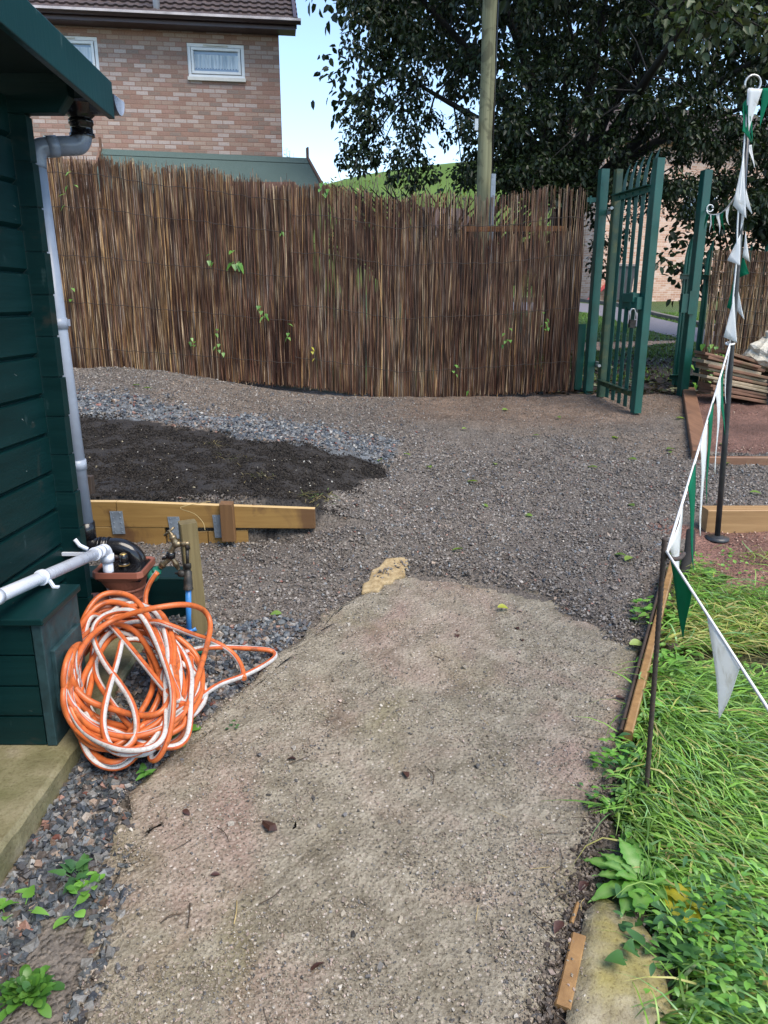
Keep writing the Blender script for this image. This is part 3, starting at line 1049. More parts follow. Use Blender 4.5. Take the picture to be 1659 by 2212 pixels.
def band(name, A, B, dz, mat, n=14, kerb=None):
    """strip of ground between two picture polylines"""
    a = [gnd(*p) for p in A]
    b = [gnd(*p) for p in B]

    def res(P):
        d = [0]
        for i in range(1, len(P)):
            d.append(d[-1] + (P[i] - P[i - 1]).length)
        return [Vector((np.interp(t, d, [p.x for p in P]), np.interp(t, d, [p.y for p in P]), 0)) for t in np.linspace(0, d[-1], n)]
    a, b = res(a), res(b)
    vs = []
    for p, q in zip(a, b):
        for j in range(5):
            r = p.lerp(q, j / 4)
            vs.append((r.x, r.y, hh(r.x, r.y) + dz))
    fs = [(i * 5 + j, i * 5 + j + 1, (i + 1) * 5 + j + 1, (i + 1) * 5 + j) for i in range(n - 1) for j in range(4)]
    mb = MB()
    mb.add(vs, fs, smooth=True)
    return mb.build(name, mat)


tag(band('road', [(1000, 654), (1240, 654), (1330, 664), (1420, 690), (1560, 722), (1800, 770)], [(1000, 672), (1240, 672), (1300, 686), (1400, 716), (1540, 752), (1780, 800)], .02, M['tarmac'], 24), kind='structure')
tag(band('puddle', [(1150, 738), (1250, 741), (1330, 740), (1400, 738), (1470, 737), (1540, 738)], [(1150, 760), (1250, 763), (1320, 757), (1380, 750), (1430, 744), (1500, 741)], .012, M['water'], 24), kind='structure')
# kerb on the far side of the road
mb = MB()
kp = [gnd(*p) for p in [(1000, 650), (1240, 650), (1335, 661), (1425, 686), (1565, 718), (1800, 765)]]
for a, b in zip(kp, kp[1:]):
    mb.bar((a.x, a.y, a.z + .03), (b.x, b.y, b.z + .03), .14, .14, (0, 0, 1))
tag(mb.build('kerb', plain('kerb_stone', (.13, .115, .10), .9, .2, 6)), kind='structure')
# far hill
xs = np.linspace(-420, 420, 90)
ys = np.linspace(70, 420, 60)
HX, HY = np.meshgrid(xs, ys)
rg = np.interp(HX, [-420, -60, -20, -17, -9, -3, 5, 14, 40, 120, 420], [14, 17, 21, 23.5, 25.5, 27.0, 28.0, 29.0, 31, 27, 18])
HZ = 1.6 + (rg) * S((HY - 70) / 115) - np.maximum(0, HY - 200) * .10 + vnoise(HX, HY, .03, 4) * .8
V = np.stack([HX, HY, HZ], -1).reshape(-1, 3)
ny, nx = HX.shape
idx = np.arange(nx * ny).reshape(ny, nx)
F = np.stack([idx[:-1, :-1], idx[:-1, 1:], idx[1:, 1:], idx[1:, :-1]], -1).reshape(-1, 4)
tag(npmesh('hill', V, F, M['hill'], None, True), kind='structure')
# ------------------------------------------------------------------ the brick house on the left
def onplane(px, py, p0, nrm):
    d = Vector(ray(px, py))
    o = Vector((0, 0, EYE))
    return o + d * ((Vector(p0) - o).dot(nrm) / d.dot(nrm))


def wall_with_holes(mb, x0, x1, z0, z1, holes, y=0.0, reveal=.09, mi=0):
    """a wall in the local XZ plane with rectangular openings"""
    xs = sorted({x0, x1} | {v for q in holes for v in q[:2]})
    zs = sorted({z0, z1} | {v for q in holes for v in q[2:]})
    for i in range(len(xs) - 1):
        for j in range(len(zs) - 1):
            cx, cz = (xs[i] + xs[i + 1]) / 2, (zs[j] + zs[j + 1]) / 2
            if any(q[0] < cx < q[1] and q[2] < cz < q[3] for q in holes):
                continue
            mb.add([(xs[i], y, zs[j]), (xs[i + 1], y, zs[j]), (xs[i + 1], y, zs[j + 1]), (xs[i], y, zs[j + 1])], [(0, 1, 2, 3)], mi)
    for a, b, c, d in holes:
        mb.add([(a, y, c), (b, y, c), (b, y, d), (a, y, d), (a, y + reveal, c), (b, y + reveal, c), (b, y + reveal, d), (a, y + reveal, d)], [(0, 1, 5, 4), (1, 2, 6, 5), (2, 3, 7, 6), (3, 0, 4, 7)], mi)


ROT = math.radians(7.8)
hc = at(606, 200, 14.0)
hb = .9
house = thing('brick_house', 'two storey pinkish brick house with brown tiled roof and small white windows', 'house', (hc.x, hc.y, hb), ROT)
HW = WM[house.name]
HI = HW.inverted()
nrm = (HW.to_3x3() @ Vector((0, -1, 0))).normalized()


def hl(px, py):
    return HI @ onplane(px, py, hc, nrm)


wins = []
for (a, b, c, d) in ((405, 94, 528, 172), (60, 76, 212, 154)):
    p, q = hl(a, (b + d) / 2), hl(c, (b + d) / 2)
    t, u = hl((a + c) / 2, b), hl((a + c) / 2, d)
    wins.append((p.x, q.x, u.z, t.z))
EAVE = hl(600, 68).z
mb = MB()
wall_with_holes(mb, -9.5, 0, 0, EAVE + .1, wins)
mb.add([(0, 0, 0), (0, 7, 0), (0, 7, EAVE), (0, 3.5, EAVE + 2.1), (0, 0, EAVE + .1)], [(0, 1, 2, 3, 4)])
mb.add([(-9.5, 0, 0), (-9.5, 7, 0), (-9.5, 7, EAVE), (-9.5, 3.5, EAVE + 2.1), (-9.5, 0, EAVE + .1)], [(4, 3, 2, 1, 0)])
mb.add([(-9.5, 7, 0), (0, 7, 0), (0, 7, EAVE), (-9.5, 7, EAVE)], [(3, 2, 1, 0)])
mb.build('wall', M['house_brick'], house, local=True)
for (a, b, c, d) in wins:
    mb = MB()
    f = .055
    for (x0, x1, z0, z1) in ((a, b, d - f, d), (a, b, c + .02, c + f + .02), (a, a + f, c + f + .02, d - f), (b - f, b, c + f + .02, d - f)):
        mb.box(x0, x1, .02, .10, z0, z1)
    g2 = .05
    a2, b2_, c2, d2 = a + f, b - f, c + f + .02, d - f
    for (x0, x1, z0, z1) in ((a2 + .008, b2_ - .008, d2 - g2, d2 - .008), (a2 + .008, b2_ - .008, c2 + .008, c2 + g2), (a2 + .008, a2 + g2, c2 + g2, d2 - g2), (b2_ - g2, b2_ - .008, c2 + g2, d2 - g2)):
        mb.box(x0, x1, .005, .085, z0, z1)
    mb.box((a + b) / 2 - .2, (a + b) / 2 + .2, -.002, .02, d - .042, d - .018, 1)
    w = mb.build('window', [M['white_frame'], M['sill']], house, .006, local=True)
    mb = MB()
    mb.box(a2 + g2, b2_ - g2, .05, .056, c2 + g2, d2 - g2)
    mb.build('pane', M['glass'], w, local=True)
    mb = MB()
    n = 60
    vs = []
    for i in range(n + 1):
        x = a2 + g2 + (b2_ - a2 - 2 * g2) * i / n
        for z, s in ((c2 + g2 + .03 + .025 * abs(math.sin(i * .8)), 1), (c2 + g2 + .25, .8)):
            vs.append((x, .045 + .004 * math.sin(i * 1.3) * s, z))
    mb.add(vs, [(2 * i, 2 * i + 2, 2 * i + 3, 2 * i + 1) for i in range(n)], smooth=True)
    mb.build('net_curtain', M['net'], w, local=True)
    mb = MB()
    mb.box(a - .01, b + .01, -.05, .12, c - .03, c + .02)
    mb.build('sill', M['sill'], w, local=True)
# roof: overlapping courses of double-roll tiles
mb = MB()
pit = math.radians(31)
x0, x1 = -9.8, .32
nx = 200
crs = .30
pr = [(0, 0), (.015, .010), (.04, .014), (.065, .010), (.08, 0.0), (.11, -.002), (.15, 0)]
xs_ = []
x = x0
while x < x1:
    for t, dz in pr[:-1]:
        xs_.append((min(x + t * 1.0, x1), dz))
    x += .15
for r in range(15):
    s0, s1 = r * crs, (r + 1) * crs + .06
    vs = []
    for x, dz in xs_:
        for s, up in ((s0, .012), (s0, .048), (s1, .012)):
            y = -.34 + s * math.cos(pit)
            z = EAVE + .04 + s * math.sin(pit)
            u = up + (dz if up > .02 or s == s1 else dz * .6)
            vs.append((x, y - u * math.sin(pit), z + u * math.cos(pit)))
    k3 = len(xs_)
    mb.add(vs, [(3 * i + j, 3 * i + 3 + j, 3 * i + 4 + j, 3 * i + 1 + j) for i in range(k3 - 1) for j in (0, 1)])
mb.add([(x0, 7.3, EAVE), (-.05, 7.3, EAVE), (-.05, 3.55, EAVE + 2.30), (x0, 3.55, EAVE + 2.30)], [(0, 1, 2, 3)])
roof = mb.build('roof', M['roof_tile'], house, local=True)
mb = MB()
for t in (0, 1):
    pass
mb.bar((.27, -.36, EAVE + .02), (.27, 3.5, EAVE + .02 + 3.86 * math.tan(pit)), .05, .17, (1, 0, 0))
mb.build('verge_board', M['gutter'], house, local=True)
mb = MB()
mb.box(-9.8, .28, -.33, -.30, EAVE - .07, EAVE + .03)
mb.box(-9.8, .28, -.30, -.002, EAVE - .06, EAVE - .04)
mb.build('fascia', M['gutter'], house, local=True)
mb = MB()
vs = []
n = 9
for i in range(n):
    a = math.pi + math.pi * i / (n - 1)
    for x in (-9.85, .36):
        vs.append((x, -.40 + .062 * math.cos(a), EAVE + .045 + .06 * math.sin(a)))
mb.add(vs, [(2 * i, 2 * i + 1, 2 * i + 3, 2 * i + 2) for i in range(n - 1)], smooth=True)
mb.box(-9.85, .36, -.474, -.456, EAVE + .022, EAVE + .058, 1)
mb.build('gutter', [M['gutter'], M['gutter_rim']], house, local=True)
vp = hl(340, 20)
mb = MB()
mb.tube([(vp.x, -.08, EAVE + .1), (vp.x, -.08, EAVE + 1.5)], .055, 12)
mb.build('vent_pipe', M['vent'], house, local=True)

# ------------------------------------------------------------------ the brick house beyond the gate
fc = at(1288, 600, 26.0)
fr = math.radians(18)
fb = float(h(fc.x, fc.y)) - .15
far = thing('brick_house', 'pale pink brick house wall showing through the leaves beyond the gate', 'house', (fc.x, fc.y, fb), fr)
mb = MB()
mb.add([(0, 0, 0), (14, 0, 0), (14, 0, 5.4), (0, 0, 5.4)], [(0, 1, 2, 3)])
mb.add([(0, 0, 0), (0, 3, 0), (0, 3, 5.4), (0, 1.5, 6.5), (0, 0, 5.4)], [(4, 3, 2, 1, 0)], 1)
mb.add([(14, 0, 0), (14, 3, 0), (14, 3, 5.4), (14, 1.5, 6.5), (14, 0, 5.4)], [(0, 1, 2, 3, 4)], 1)
mb.add([(0, 3, 0), (14, 3, 0), (14, 3, 5.4), (0, 3, 5.4)], [(3, 2, 1, 0)])
mb.build('wall', [M['far_brick'], brick_mat('far_gable_brick', [(.60, .36, .26), (.70, .48, .36), (.64, .41, .30), (.72, .53, .43), (.62, .39, .28), (.56, .32, .22)], (.62, .50, .42), axis='yz')], far, local=True)
mb = MB()
for sgn in (0, 1):
    ya, yb = (-.4, 1.52) if not sgn else (3.4, 1.48)
    mb.add([(-.3, ya, 5.15), (14.3, ya, 5.15), (14.3, yb, 6.5), (-.3, yb, 6.5), (-.3, ya, 5.27), (14.3, ya, 5.27), (14.3, yb, 6.62), (-.3, yb, 6.62)], [(0, 3, 2, 1), (4, 5, 6, 7), (0, 1, 5, 4), (1, 2, 6, 5), (2, 3, 7, 6), (3, 0, 4, 7)])
mb.build('roof', M['roof_tile'], far, local=True)
mb = MB()
mb.box(3.2, 4.6, -.02, .03, 2.9, 4.1)
w = mb.build('window', M['white_frame'], far, .01, local=True)
mb = MB()
mb.box(3.3, 4.5, -.03, -.021, 3.0, 4.0)
mb.build('pane', M['glass'], w, local=True)

# small rendered cottage far down, glimpsed through the screen
cc_ = at(985, 520, 34.0)
cot = thing('cottage', 'small pink house with tiled roof glimpsed through the reed screen', 'house', (cc_.x, cc_.y, float(h(cc_.x, cc_.y))), math.radians(20))
mb = MB()
mb.box(-.9, .9, 0, 3, 0, 2.9)
mb.build('wall', plain('pink_render', (.55, .40, .34), .9, .1, 3), cot, local=True)
mb = MB()
mb.add([(-1.0, -.3, 2.85), (1.0, -.3, 2.85), (1.0, 1.5, 3.9), (-1.0, 1.5, 3.9), (1.0, 3.3, 2.85), (-1.0, 3.3, 2.85)], [(0, 1, 2, 3), (3, 2, 4, 5), (1, 4, 2), (0, 3, 5)])
mb.build('roof', M['roof_tile'], cot, local=True)

# ------------------------------------------------------------------ garden shed behind the fence, its felt roof
a, b = at(222, 327, 10.0), at(661, 339, 10.6)
sh = thing('garden_shed', 'garden shed with green mineral felt roof behind the reed screen', 'shed', ((a.x + b.x) / 2, (a.y + b.y) / 2, 1.0), math.atan2(b.y - a.y, b.x - a.x))
I = WM[sh.name].inverted()
la, lb = I @ a, I @ b
zr = (la.z + lb.z) / 2
hw = (lb - la).length / 2
mb = MB()
nr = 1.35
for sg in (-1, 1):
    ye, zer = sg * nr, zr - .62
    mb.add([(-hw, 0, zr), (hw, 0, zr), (hw + .03, ye, zer), (-hw - .03, ye, zer), (-hw, 0, zr - .03), (hw, 0, zr - .03), (hw + .03, ye, zer - .03), (-hw - .03, ye, zer - .03)], [(0, 1, 2, 3), (4, 7, 6, 5), (2, 6, 7, 3), (0, 3, 7, 4), (1, 5, 6, 2)])
mb.box(-hw - .002, hw + .002, -.20, .20, zr - .09, zr - .085)
mb.add([(-hw - .004, -.22, zr - .093), (hw + .004, -.22, zr - .093), (hw + .004, 0, zr + .008), (-hw - .004, 0, zr + .008), (hw + .004, .22, zr - .093), (-hw - .004, .22, zr - .093)], [(0, 1, 2, 3), (3, 2, 4, 5)])
mb.build('roof', M['felt'], sh, local=True)
mb = MB()
mb.box(-hw + .12, hw - .12, -nr + .12, nr - .12, -.2, zr - .62)
for s in (-1, 1):
    x = s * (hw - .12)
    mb.add([(x, -nr + .12, zr - .62), (x, nr - .12, zr - .62), (x, 0, zr - .04)], [(0, 1, 2)])
mb.build('wall', M['shed_wood'], sh, local=True)
for s in (-1, 1):
    mb = MB()
    x = s * (hw + .02)
    mb.box(x - .012, x + .012, -.05, .05, zr - .16, zr + .13)
    for q in (-1, 1):
        mb.bar((x, 0, zr - .03), (x + s * .03, q * (nr + .03), zr - .66), .024, .11, (1, 0, 0))
    mb.build('bargeboard', M['shed_wood'], sh, local=True)

# ------------------------------------------------------------------ the green cabin
CW = lambda y: -1.214 + .044 * (y - 2.65)
cab = thing('log_cabin', 'dark green timber cabin with overhanging roof and grey downpipe', 'cabin', (-1.22, 2.65, SLZ))
mb = MB()
z = SLZ + .001
bh = .14
while z < 2.3:
    z1 = z + bh
    g_ = .014
    pr = [(-.016, z), (-.016, z + .003), (0, z + .016), (0, z1 - .004), (-.016, z1)]
    vs = []
    for y in (-1.6, 2.648):
        zt = 2.12 - .06 * (y - 2.89)
        for dx, zz in pr:
            vs.append((CW(y) + dx, y, min(zz, zt)))
    mb.add(vs, [(i, 5 + i, 6 + i, 1 + i) for i in range(4)])
    z = z1
mb.box(-3.0, -1.245, 2.66, 2.69, SLZ + .001, 2.1)
mb.build('wall_boards', M['cabin'], cab)
mb = MB()
z = SLZ - .07
random.seed(3)
while z < 2.09:
    z0, z1 = max(z, SLZ + .001), min(z + bh, 2.085)
    r = -1.138 - .012 * (z - .2) + random.uniform(-.003, .003)
    mb.box(-1.24, r, 2.651, 2.696, z0 + .004, z1 - .002)
    mb.box(-1.26, r - .003, 2.654, 2.690, z0 - .005, z0 + .008)
    z += bh
mb.build('corner_log', [M['cabin']], cab, .004)
mb = MB()
prof = [(-1.30, 2.30), (-1.012, 2.185), (-1.012, 2.135), (-1.05, 2.086), (-1.30, 2.086)]
vs = [(x, y, z) for y in (2.649, 2.70) for x, z in prof]
mb.add(vs, [(4, 3, 2, 1, 0), (5, 6, 7, 8, 9)] + [(i, (i + 1) % 5, 5 + (i + 1) % 5, 5 + i) for i in range(5)])
mb.build('purlin', M['cabin'], cab, .004)
FT = lambda y: 2.236 - .06 * (y - 2.89)
mb = MB()
ya, yb = -1.8, 2.893
mb.add([(-3.6, ya, FT(ya) - .012), (-.973, ya, FT(ya) - .012), (-.973, yb, FT(yb) - .012), (-3.6, yb, FT(yb) - .012), (-3.6, ya, FT(ya) - .05), (-.973, ya, FT(ya) - .05), (-.973, yb, FT(yb) - .05), (-3.6, yb, FT(yb) - .05)], [(0, 1, 2, 3), (4, 7, 6, 5), (2, 6, 7, 3), (0, 4, 5, 1), (0, 3, 7, 4)])
mb.build('roof', [M['soffit']], cab)
mb = MB()
mb.add([(x, y, FT(y) + dz) for y in (ya, yb) for x, dz in ((-.972, 0), (-.95, 0), (-.95, -.118), (-.972, -.118))], [(0, 1, 2, 3), (7, 6, 5, 4), (0, 4, 5, 1), (1, 5, 6, 2), (2, 6, 7, 3), (3, 7, 4, 0)])
mb.build('fascia', M['fascia'], cab, .003)
# gutter along the far eave, outlet, swan neck and downpipe
mb = MB()
vs = []
n = 10
for x in (-3.4, -.949):
    for i in range(n):
        a = math.pi + math.pi * i / (n - 1)
        vs.append((x, 2.955 + .056 * math.cos(a), 2.20 + .056 * math.sin(a)))
mb.add(vs, [(i, n + i, n + i + 1, i + 1) for i in range(n - 1)] + [tuple(range(n, 2 * n))], smooth=True)
mb.build('gutter', M['grey_pipe'], cab)
mb = MB()
mb.lathe((-1.095, 2.955, 2.175), (-1.095, 2.955, 2.075), [(0, .075), (.25, .055), (.4, .038), (.45, .040), (.46, .043), (.6, .043), (.61, .039), (.9, .039), (.91, .044), (1, .044)], 18)
mb.build('gutter_outlet', M['black_pvc'], cab)


def bez(P, n=8):
    """smooth path through points (Catmull-Rom)"""
    P = [Vector(p) for p in P]
    Q = [P[0] * 2 - P[1]] + P + [P[-1] * 2 - P[-2]]
    out = []
    for i in range(1, len(Q) - 2):
        for j in range(n):
            t = j / n
            a, b, c, d = Q[i - 1], Q[i], Q[i + 1], Q[i + 2]
            out.append(.5 * ((2 * b) + (c - a) * t + (2 * a - 5 * b + 4 * c - d) * t * t + (3 * b - a - 3 * c + d) * t ** 3))
    out.append(P[-1])
    return out


mb = MB()
mb.tube([(-1.095, 2.955, 2.10)] + bez([(-1.095, 2.955, 2.075), (-1.098, 2.953, 2.062), (-1.106, 2.948, 2.048), (-1.12, 2.94, 2.042), (-1.135, 2.93, 2.040)], 4) + [(-1.19, 2.89, 2.030)], .033, 18)
mb.tube([(-1.17, 2.905, 2.034), (-1.20, 2.883, 2.028)], .0365, 18)
mb.tube(bez([(-1.195, 2.885, 2.028), (-1.218, 2.87, 2.020), (-1.229, 2.863, 1.995), (-1.232, 2.861, 1.955)], 5), .033, 18)
mb.build('swan_neck', M['grey_pipe'], cab)
mb = MB()
mb.tube([(-1.232, 2.86, 1.965), (-1.204, 2.855, .62)], .031, 18)
for z in (1.40, .86):
    mb.tube([(-1.2205 if z > 1 else -1.209, 2.857, z), (-1.2215 if z > 1 else -1.21, 2.857, z + .04)], .0345, 18)
    mb.box(-1.225, -1.19, 2.875, 2.895, z + .01, z + .035)
mb.build('downpipe', M['pipe_blue'], cab)
mb = MB()
mb.tube([(-1.204, 2.855, .645), (-1.203, 2.855, .575)], .036, 16)
mb.tube(bez([(-1.203, 2.855, .60), (-1.20, 2.855, .560), (-1.175, 2.855, .545), (-1.15, 2.856, .541)], 5), .034, 18)
mb.tube([(-1.155, 2.856, .541), (-1.12, 2.857, .541)], .0375, 18)
for xx in (-1.155, -1.14, -1.12):
    mb.tube([(xx - .004, 2.857, .541), (xx + .004, 2.857, .541)], .0395, 18)
mb.tube(bez([(-1.12, 2.857, .541), (-1.075, 2.86, .538), (-1.035, 2.862, .518), (-1.012, 2.863, .485), (-1.008, 2.863, .44)], 5), .035, 18)
mb.build('drain_bend', M['black_pvc'], cab)
# white waste pipe
mb = MB()
pw = [(-1.09, .3, .967), (-1.09, 1.93, .70), (-1.09, 2.705, .573)]
mb.tube(pw, .020, 16)
mb.tube([(-1.09, 2.67, .579), (-1.09, 2.705, .573)], .0235, 16)
mb.tube(bez([(-1.09, 2.705, .573), (-1.09, 2.73, .569), (-1.089, 2.744, .555), (-1.088, 2.746, .532)], 5), .0235, 16)
mb.tube([(-1.088, 2.746, .545), (-1.088, 2.746, .515)], .0265, 16)
mb.tube([(-1.088, 2.746, .52), (-1.088, 2.746, .44)], .020, 16)
mb.tube([(-1.09, 1.90, .705), (-1.09, 1.945, .6975)], .0235, 16)
wp = mb.build('waste_pipe', M['white_pvc'], cab)
for yy in (2.21, 2.64):
    mb = MB()
    zz = .70 - (yy - 1.93) * .1639
    mb.tube([(-1.09, yy - .009, zz + .0014), (-1.09, yy + .009, zz - .0014)], .0255, 16)
    if yy > 2.5:
        mb.bar((-1.115, yy, zz), (CW(yy) + .001, yy, zz), .012, .012, (0, 0, 1))
    if yy < 2.5:
        mb.bar((-1.068, yy, zz - .01), (-1.058, yy + .004, .619), .014, .006, (0, 1, 0))
        mb.bar((-1.060, yy + .004, .620), (-1.042, yy + .004, .6195), .014, .005, (0, 1, 0))
    else:
        mb.tube([(-1.115, yy, zz + .018), (-1.145, yy, zz + .034), (-1.16, yy, zz + .058)], .008, 8)
    mb.build('pipe_clip', M['white_pvc'], wp)

# drain gully: square hopper with black grid
gx, gy, gz = -1.045, 2.805, .478
gul = thing('drain_gully', 'brown plastic drain gully with square hopper and black grid', 'drain', (gx, gy, SLZ))
mb = MB()


def loop(hwid, rr, z, n=32):
    out = []
    for i in range(n):
        a = 2 * math.pi * (i + .5) / n
        c, s = math.cos(a), math.sin(a)
        m = max(abs(c), abs(s))
        q = (c / m * hwid, s / m * hwid)
        p = (c * rr, s * rr)
        t = 1 if hwid else 0
        out.append((gx + (q[0] if t else p[0]), gy + (q[1] if t else p[1]), z))
    return out


def stack_loops(mb, L, mi=0):
    n = len(L[0])
    vs = [p for l in L for p in l]
    mb.add(vs, [(i * n + k, i * n + (k + 1) % n, (i + 1) * n + (k + 1) % n, (i + 1) * n + k) for i in range(len(L) - 1) for k in range(n)], mi)


def blend(hwid, rr, z, t):
    A, B = loop(hwid, rr, z), loop(0, rr, z)
    return [tuple(a * (1 - t) + b * t for a, b in zip(p, q)) for p, q in zip(A, B)]


stack_loops(mb, [loop(.086, 0, gz - .012), loop(.086, 0, gz), loop(.099, 0, gz + .004), loop(.100, 0, gz - .022), loop(.094, 0, gz - .026), blend(.085, .084, gz - .045, .35), blend(.076, .077, gz - .075, .75), loop(0, .073, gz - .085), loop(0, .077, gz - .087), loop(0, .077, gz - .093), loop(0, .070, gz - .096), loop(0, .066, gz - .125), loop(0, .071, gz - .127), loop(0, .071, gz - .133), loop(0, .063, gz - .136), loop(0, .061, gz - .185), loop(0, .070, gz - .188), loop(0, .068, gz - .215), loop(0, .064, gz - .218), loop(0, .066, gz - .24), loop(0, .062, gz - .242), loop(0, .064, SLZ - .02)])
mb.build('hopper', M['terracotta'], gul, .002)
mb = MB()
for i in range(12):
    t = -.082 + i * .0149
    mb.box(gx + t - .0028, gx + t + .0028, gy - .085, gy + .085, gz - .012, gz - .004)
    mb.box(gx - .085, gx + .085, gy + t - .0028, gy + t + .0028, gz - .0115, gz - .0045)
mb.box(gx - .085, gx + .085, gy - .085, gy + .085, gz - .04, gz - .035)
mb.build('grid', M['black_pvc'], gul)
mb = MB()
mb.tube(bez([(-1.20, 2.80, .30), (-1.15, 2.80, .30), (-1.125, 2.80, .26), (-1.115, 2.80, .18)], 5), .055, 16)
mb.build('side_bend', M['terracotta'], gul)
cx_, cy_ = -1.035, 2.775
mb = MB()
mb.lathe((cx_, cy_, gz - .01), (cx_, cy_, gz + .058), [(0, .019), (.35, .019), (.36, .0215), (.45, .0215), (.46, .018), (.52, .018), (.53, .020), (.95, .0175), (1, .012)], 16)
mb.lathe((cx_, cy_, gz + .056), (cx_, cy_, gz + .061), [(0, .0125), (.5, .0135), (1, .009)], 16, 1)
mb.lathe((cx_, cy_, gz + .013), (cx_, cy_, gz + .017), [(0, .0222), (1, .0222)], 16, 1)
o = mb.build('hose_nozzle', [M['black_pvc'], M['bright_brass']])
tag(o, 'small black and brass hose nozzle standing on the drain grid', 'hose nozzle')

# green box on the slab
bx = thing('storage_box', 'dark green boarded box with a lid beside the cabin wall', 'box', (-1.1, 2.15, SLZ))
x0, x1, y0, y1, z1 = -1.205, -1.0, 1.985, 2.245, .594
mb = MB()
n = 4
for i in range(n):
    za, zb_ = SLZ + (z1 - SLZ) * i / n, SLZ + (z1 - SLZ) * (i + 1) / n
    mb.box(x0, x1 - .034, y0, y1, za + .003, zb_ - .003)
    mb.box(x0, x1 - .036, y0 + .008, y1, za - .003 + (.004 if i == 0 else 0), za + .003)
mb.build('box_body', M['cabin'], bx, .002)
mb = MB()
mb.box(x1 - .030, x1, y0 - .004, y1, SLZ + .001, z1 - .002)
mb.box(x1 - .001, x1 + .014, y0 + .03, y1 - .03, SLZ + .10, z1 - .10)
mb.build('side_panel', M['cabin_end'], bx, .003)
mb = MB()
mb.box(x0, x1 + .012, y0 - .016, y1 + .006, z1, z1 + .022)
mb.build('lid', M['cabin'], bx, .004)

# green painted beam behind the gully
mb = MB()
mb.bar((-1.6, 3.025, .265), (-.842, 3.02, .262), .15, .215, (0, 1, 0), cham=.006)
o = mb.build('timber_beam', M['cabin'])
tag(o, 'green painted timber beam on the ground behind the drain gully', 'beam')

# ------------------------------------------------------------------ tap on its post
pc = Vector((-.765, 2.80, .16))
post = thing('tap_post', 'square weathered wooden post carrying a garden tap', 'post', tuple(pc))
mb = MB()
rz = math.radians(24)
side = (math.cos(rz), math.sin(rz), 0)
mb.bar((pc.x + .003, pc.y, .12), (pc.x - .012, pc.y, .662), .066, .066, side, cham=.004)
o = mb.build('post_shaft', M['post_wood'], post)
tap = thing('garden_tap', 'brass garden tap with black valve and blue supply pipe on the post', 'tap', (pc.x - .06, pc.y - .02, .16))
TY = 2.765
tp = lambda px, py, y=TY: at(px, py, y)
mb = MB()
mb.tube([tp(405, 1222), tp(404, 1186)], .0075, 10)
mb.tube([tp(406, 1186), tp(404, 1178), tp(396, 1174)], .010, 10)
mb.build('riser', M['black_iron'], tap)
mb = MB()
mb.tube([tp(410, 1174), tp(388, 1175)], .0095, 10)
mb.lathe(tp(404, 1174), tp(396, 1174.3), [(0, .013), (1, .013)], 8)
mb.lathe(tp(390, 1175), tp(372, 1176), [(0, .009), (.2, .013), (.7, .015), (1, .009)], 12)
mb.lathe(tp(382, 1178), tp(366, 1146), [(0, .014), (.3, .015), (.45, .012), (.5, .0145), (.62, .0145), (.64, .009), (.8, .009), (.82, .0055), (1, .0055)], 12)
mb.tube(bez([tp(380, 1177), tp(374, 1182), tp(370, 1189), tp(369, 1196)], 4), .011, 10)
mb.build('tap_body', M['brass'], tap)
mb = MB()
mb.tube([tp(355, 1157), tp(376, 1139)], .0048, 8)
mb.lathe(tp(366.5, 1149.5), tp(364.5, 1145), [(0, .008), (1, .008)], 10)
mb.build('tap_handle', M['brass'], tap)
mb = MB()
mb.lathe(tp(369.5, 1192), tp(368, 1206), [(0, .014), (.15, .0185), (.85, .0185), (1, .014)], 14)
mb.tube([tp(360, 1202), tp(351, 1207)], .006, 8)
mb.build('tap_collar', M['black_pvc'], tap)
mb = MB()
mb.tube(bez([tp(369, 1204), tp(364, 1209), tp(356, 1216), tp(350, 1222)], 4), .0105, 10)
mb.tube(bez([tp(369, 1204), tp(374, 1209), tp(379, 1216), tp(382, 1222)], 4), .0095, 10)
mb.lathe(tp(353, 1218.5), tp(347, 1225), [(0, .014), (.4, .014), (.41, .012), (1, .012)], 12)
mb.lathe(tp(379, 1216), tp(386, 1230), [(0, .0125), (.35, .0125), (.36, .010), (.6, .010), (.61, .008), (1, .007)], 12)
mb.build('splitter', M['brass'], tap)
mb = MB()
mb.lathe(tp(405, 1216), tp(407, 1272), [(0, .013), (.04, .015), (.16, .015), (.17, .012), (.3, .0125), (.31, .0165), (.62, .0165), (.64, .018), (.93, .018), (.95, .020), (1, .020)], 14)
mb.lathe(tp(402, 1239), tp(378, 1238), [(0, .013), (.3, .015), (.5, .016), (.7, .012), (.72, .006), (1, .005)], 12)
mb.build('valve', M['black_iron'], tap)
mb = MB()
mb.tube([tp(407, 1270), tp(409.5, 1384)], .0125, 12)
mb.tube([tp(409, 1358), tp(410, 1365)], .0165, 12)
mb.tube([tp(409, 1362), tp(424, 1358)], .009, 8)
mb.build('supply_pipe', M['blue_pipe'], tap)

# ------------------------------------------------------------------ timber edging of the soil bed
ed = thing('timber_edging', 'low yellow timber edging of the dark soil bed with metal plates', 'edging', (-1.0, 3.74, .27))
EY = 3.72


def zpx(py, y=EY):
    return at(829.5, py, y).z


def xpx(px, py, y=EY):
    return at(px, py, y).x


def plank(mb, pa, pb, zt0, zt1, zb0, zb1, y0, y1, mi=0, mt=1):
    xa, xb = pa, pb
    vs = [(xa, y0, zb0), (xb, y0, zb1), (xb, y1, zb1), (xa, y1, zb0), (xa, y0, zt0), (xb, y0, zt1), (xb, y1, zt1), (xa, y1, zt0)]
    mb.add(vs, [(0, 3, 2, 1), (0, 1, 5, 4), (1, 2, 6, 5), (2, 3, 7, 6), (3, 0, 4, 7)], mi)
    mb.add(vs[4:], [(0, 1, 2, 3)], mt)


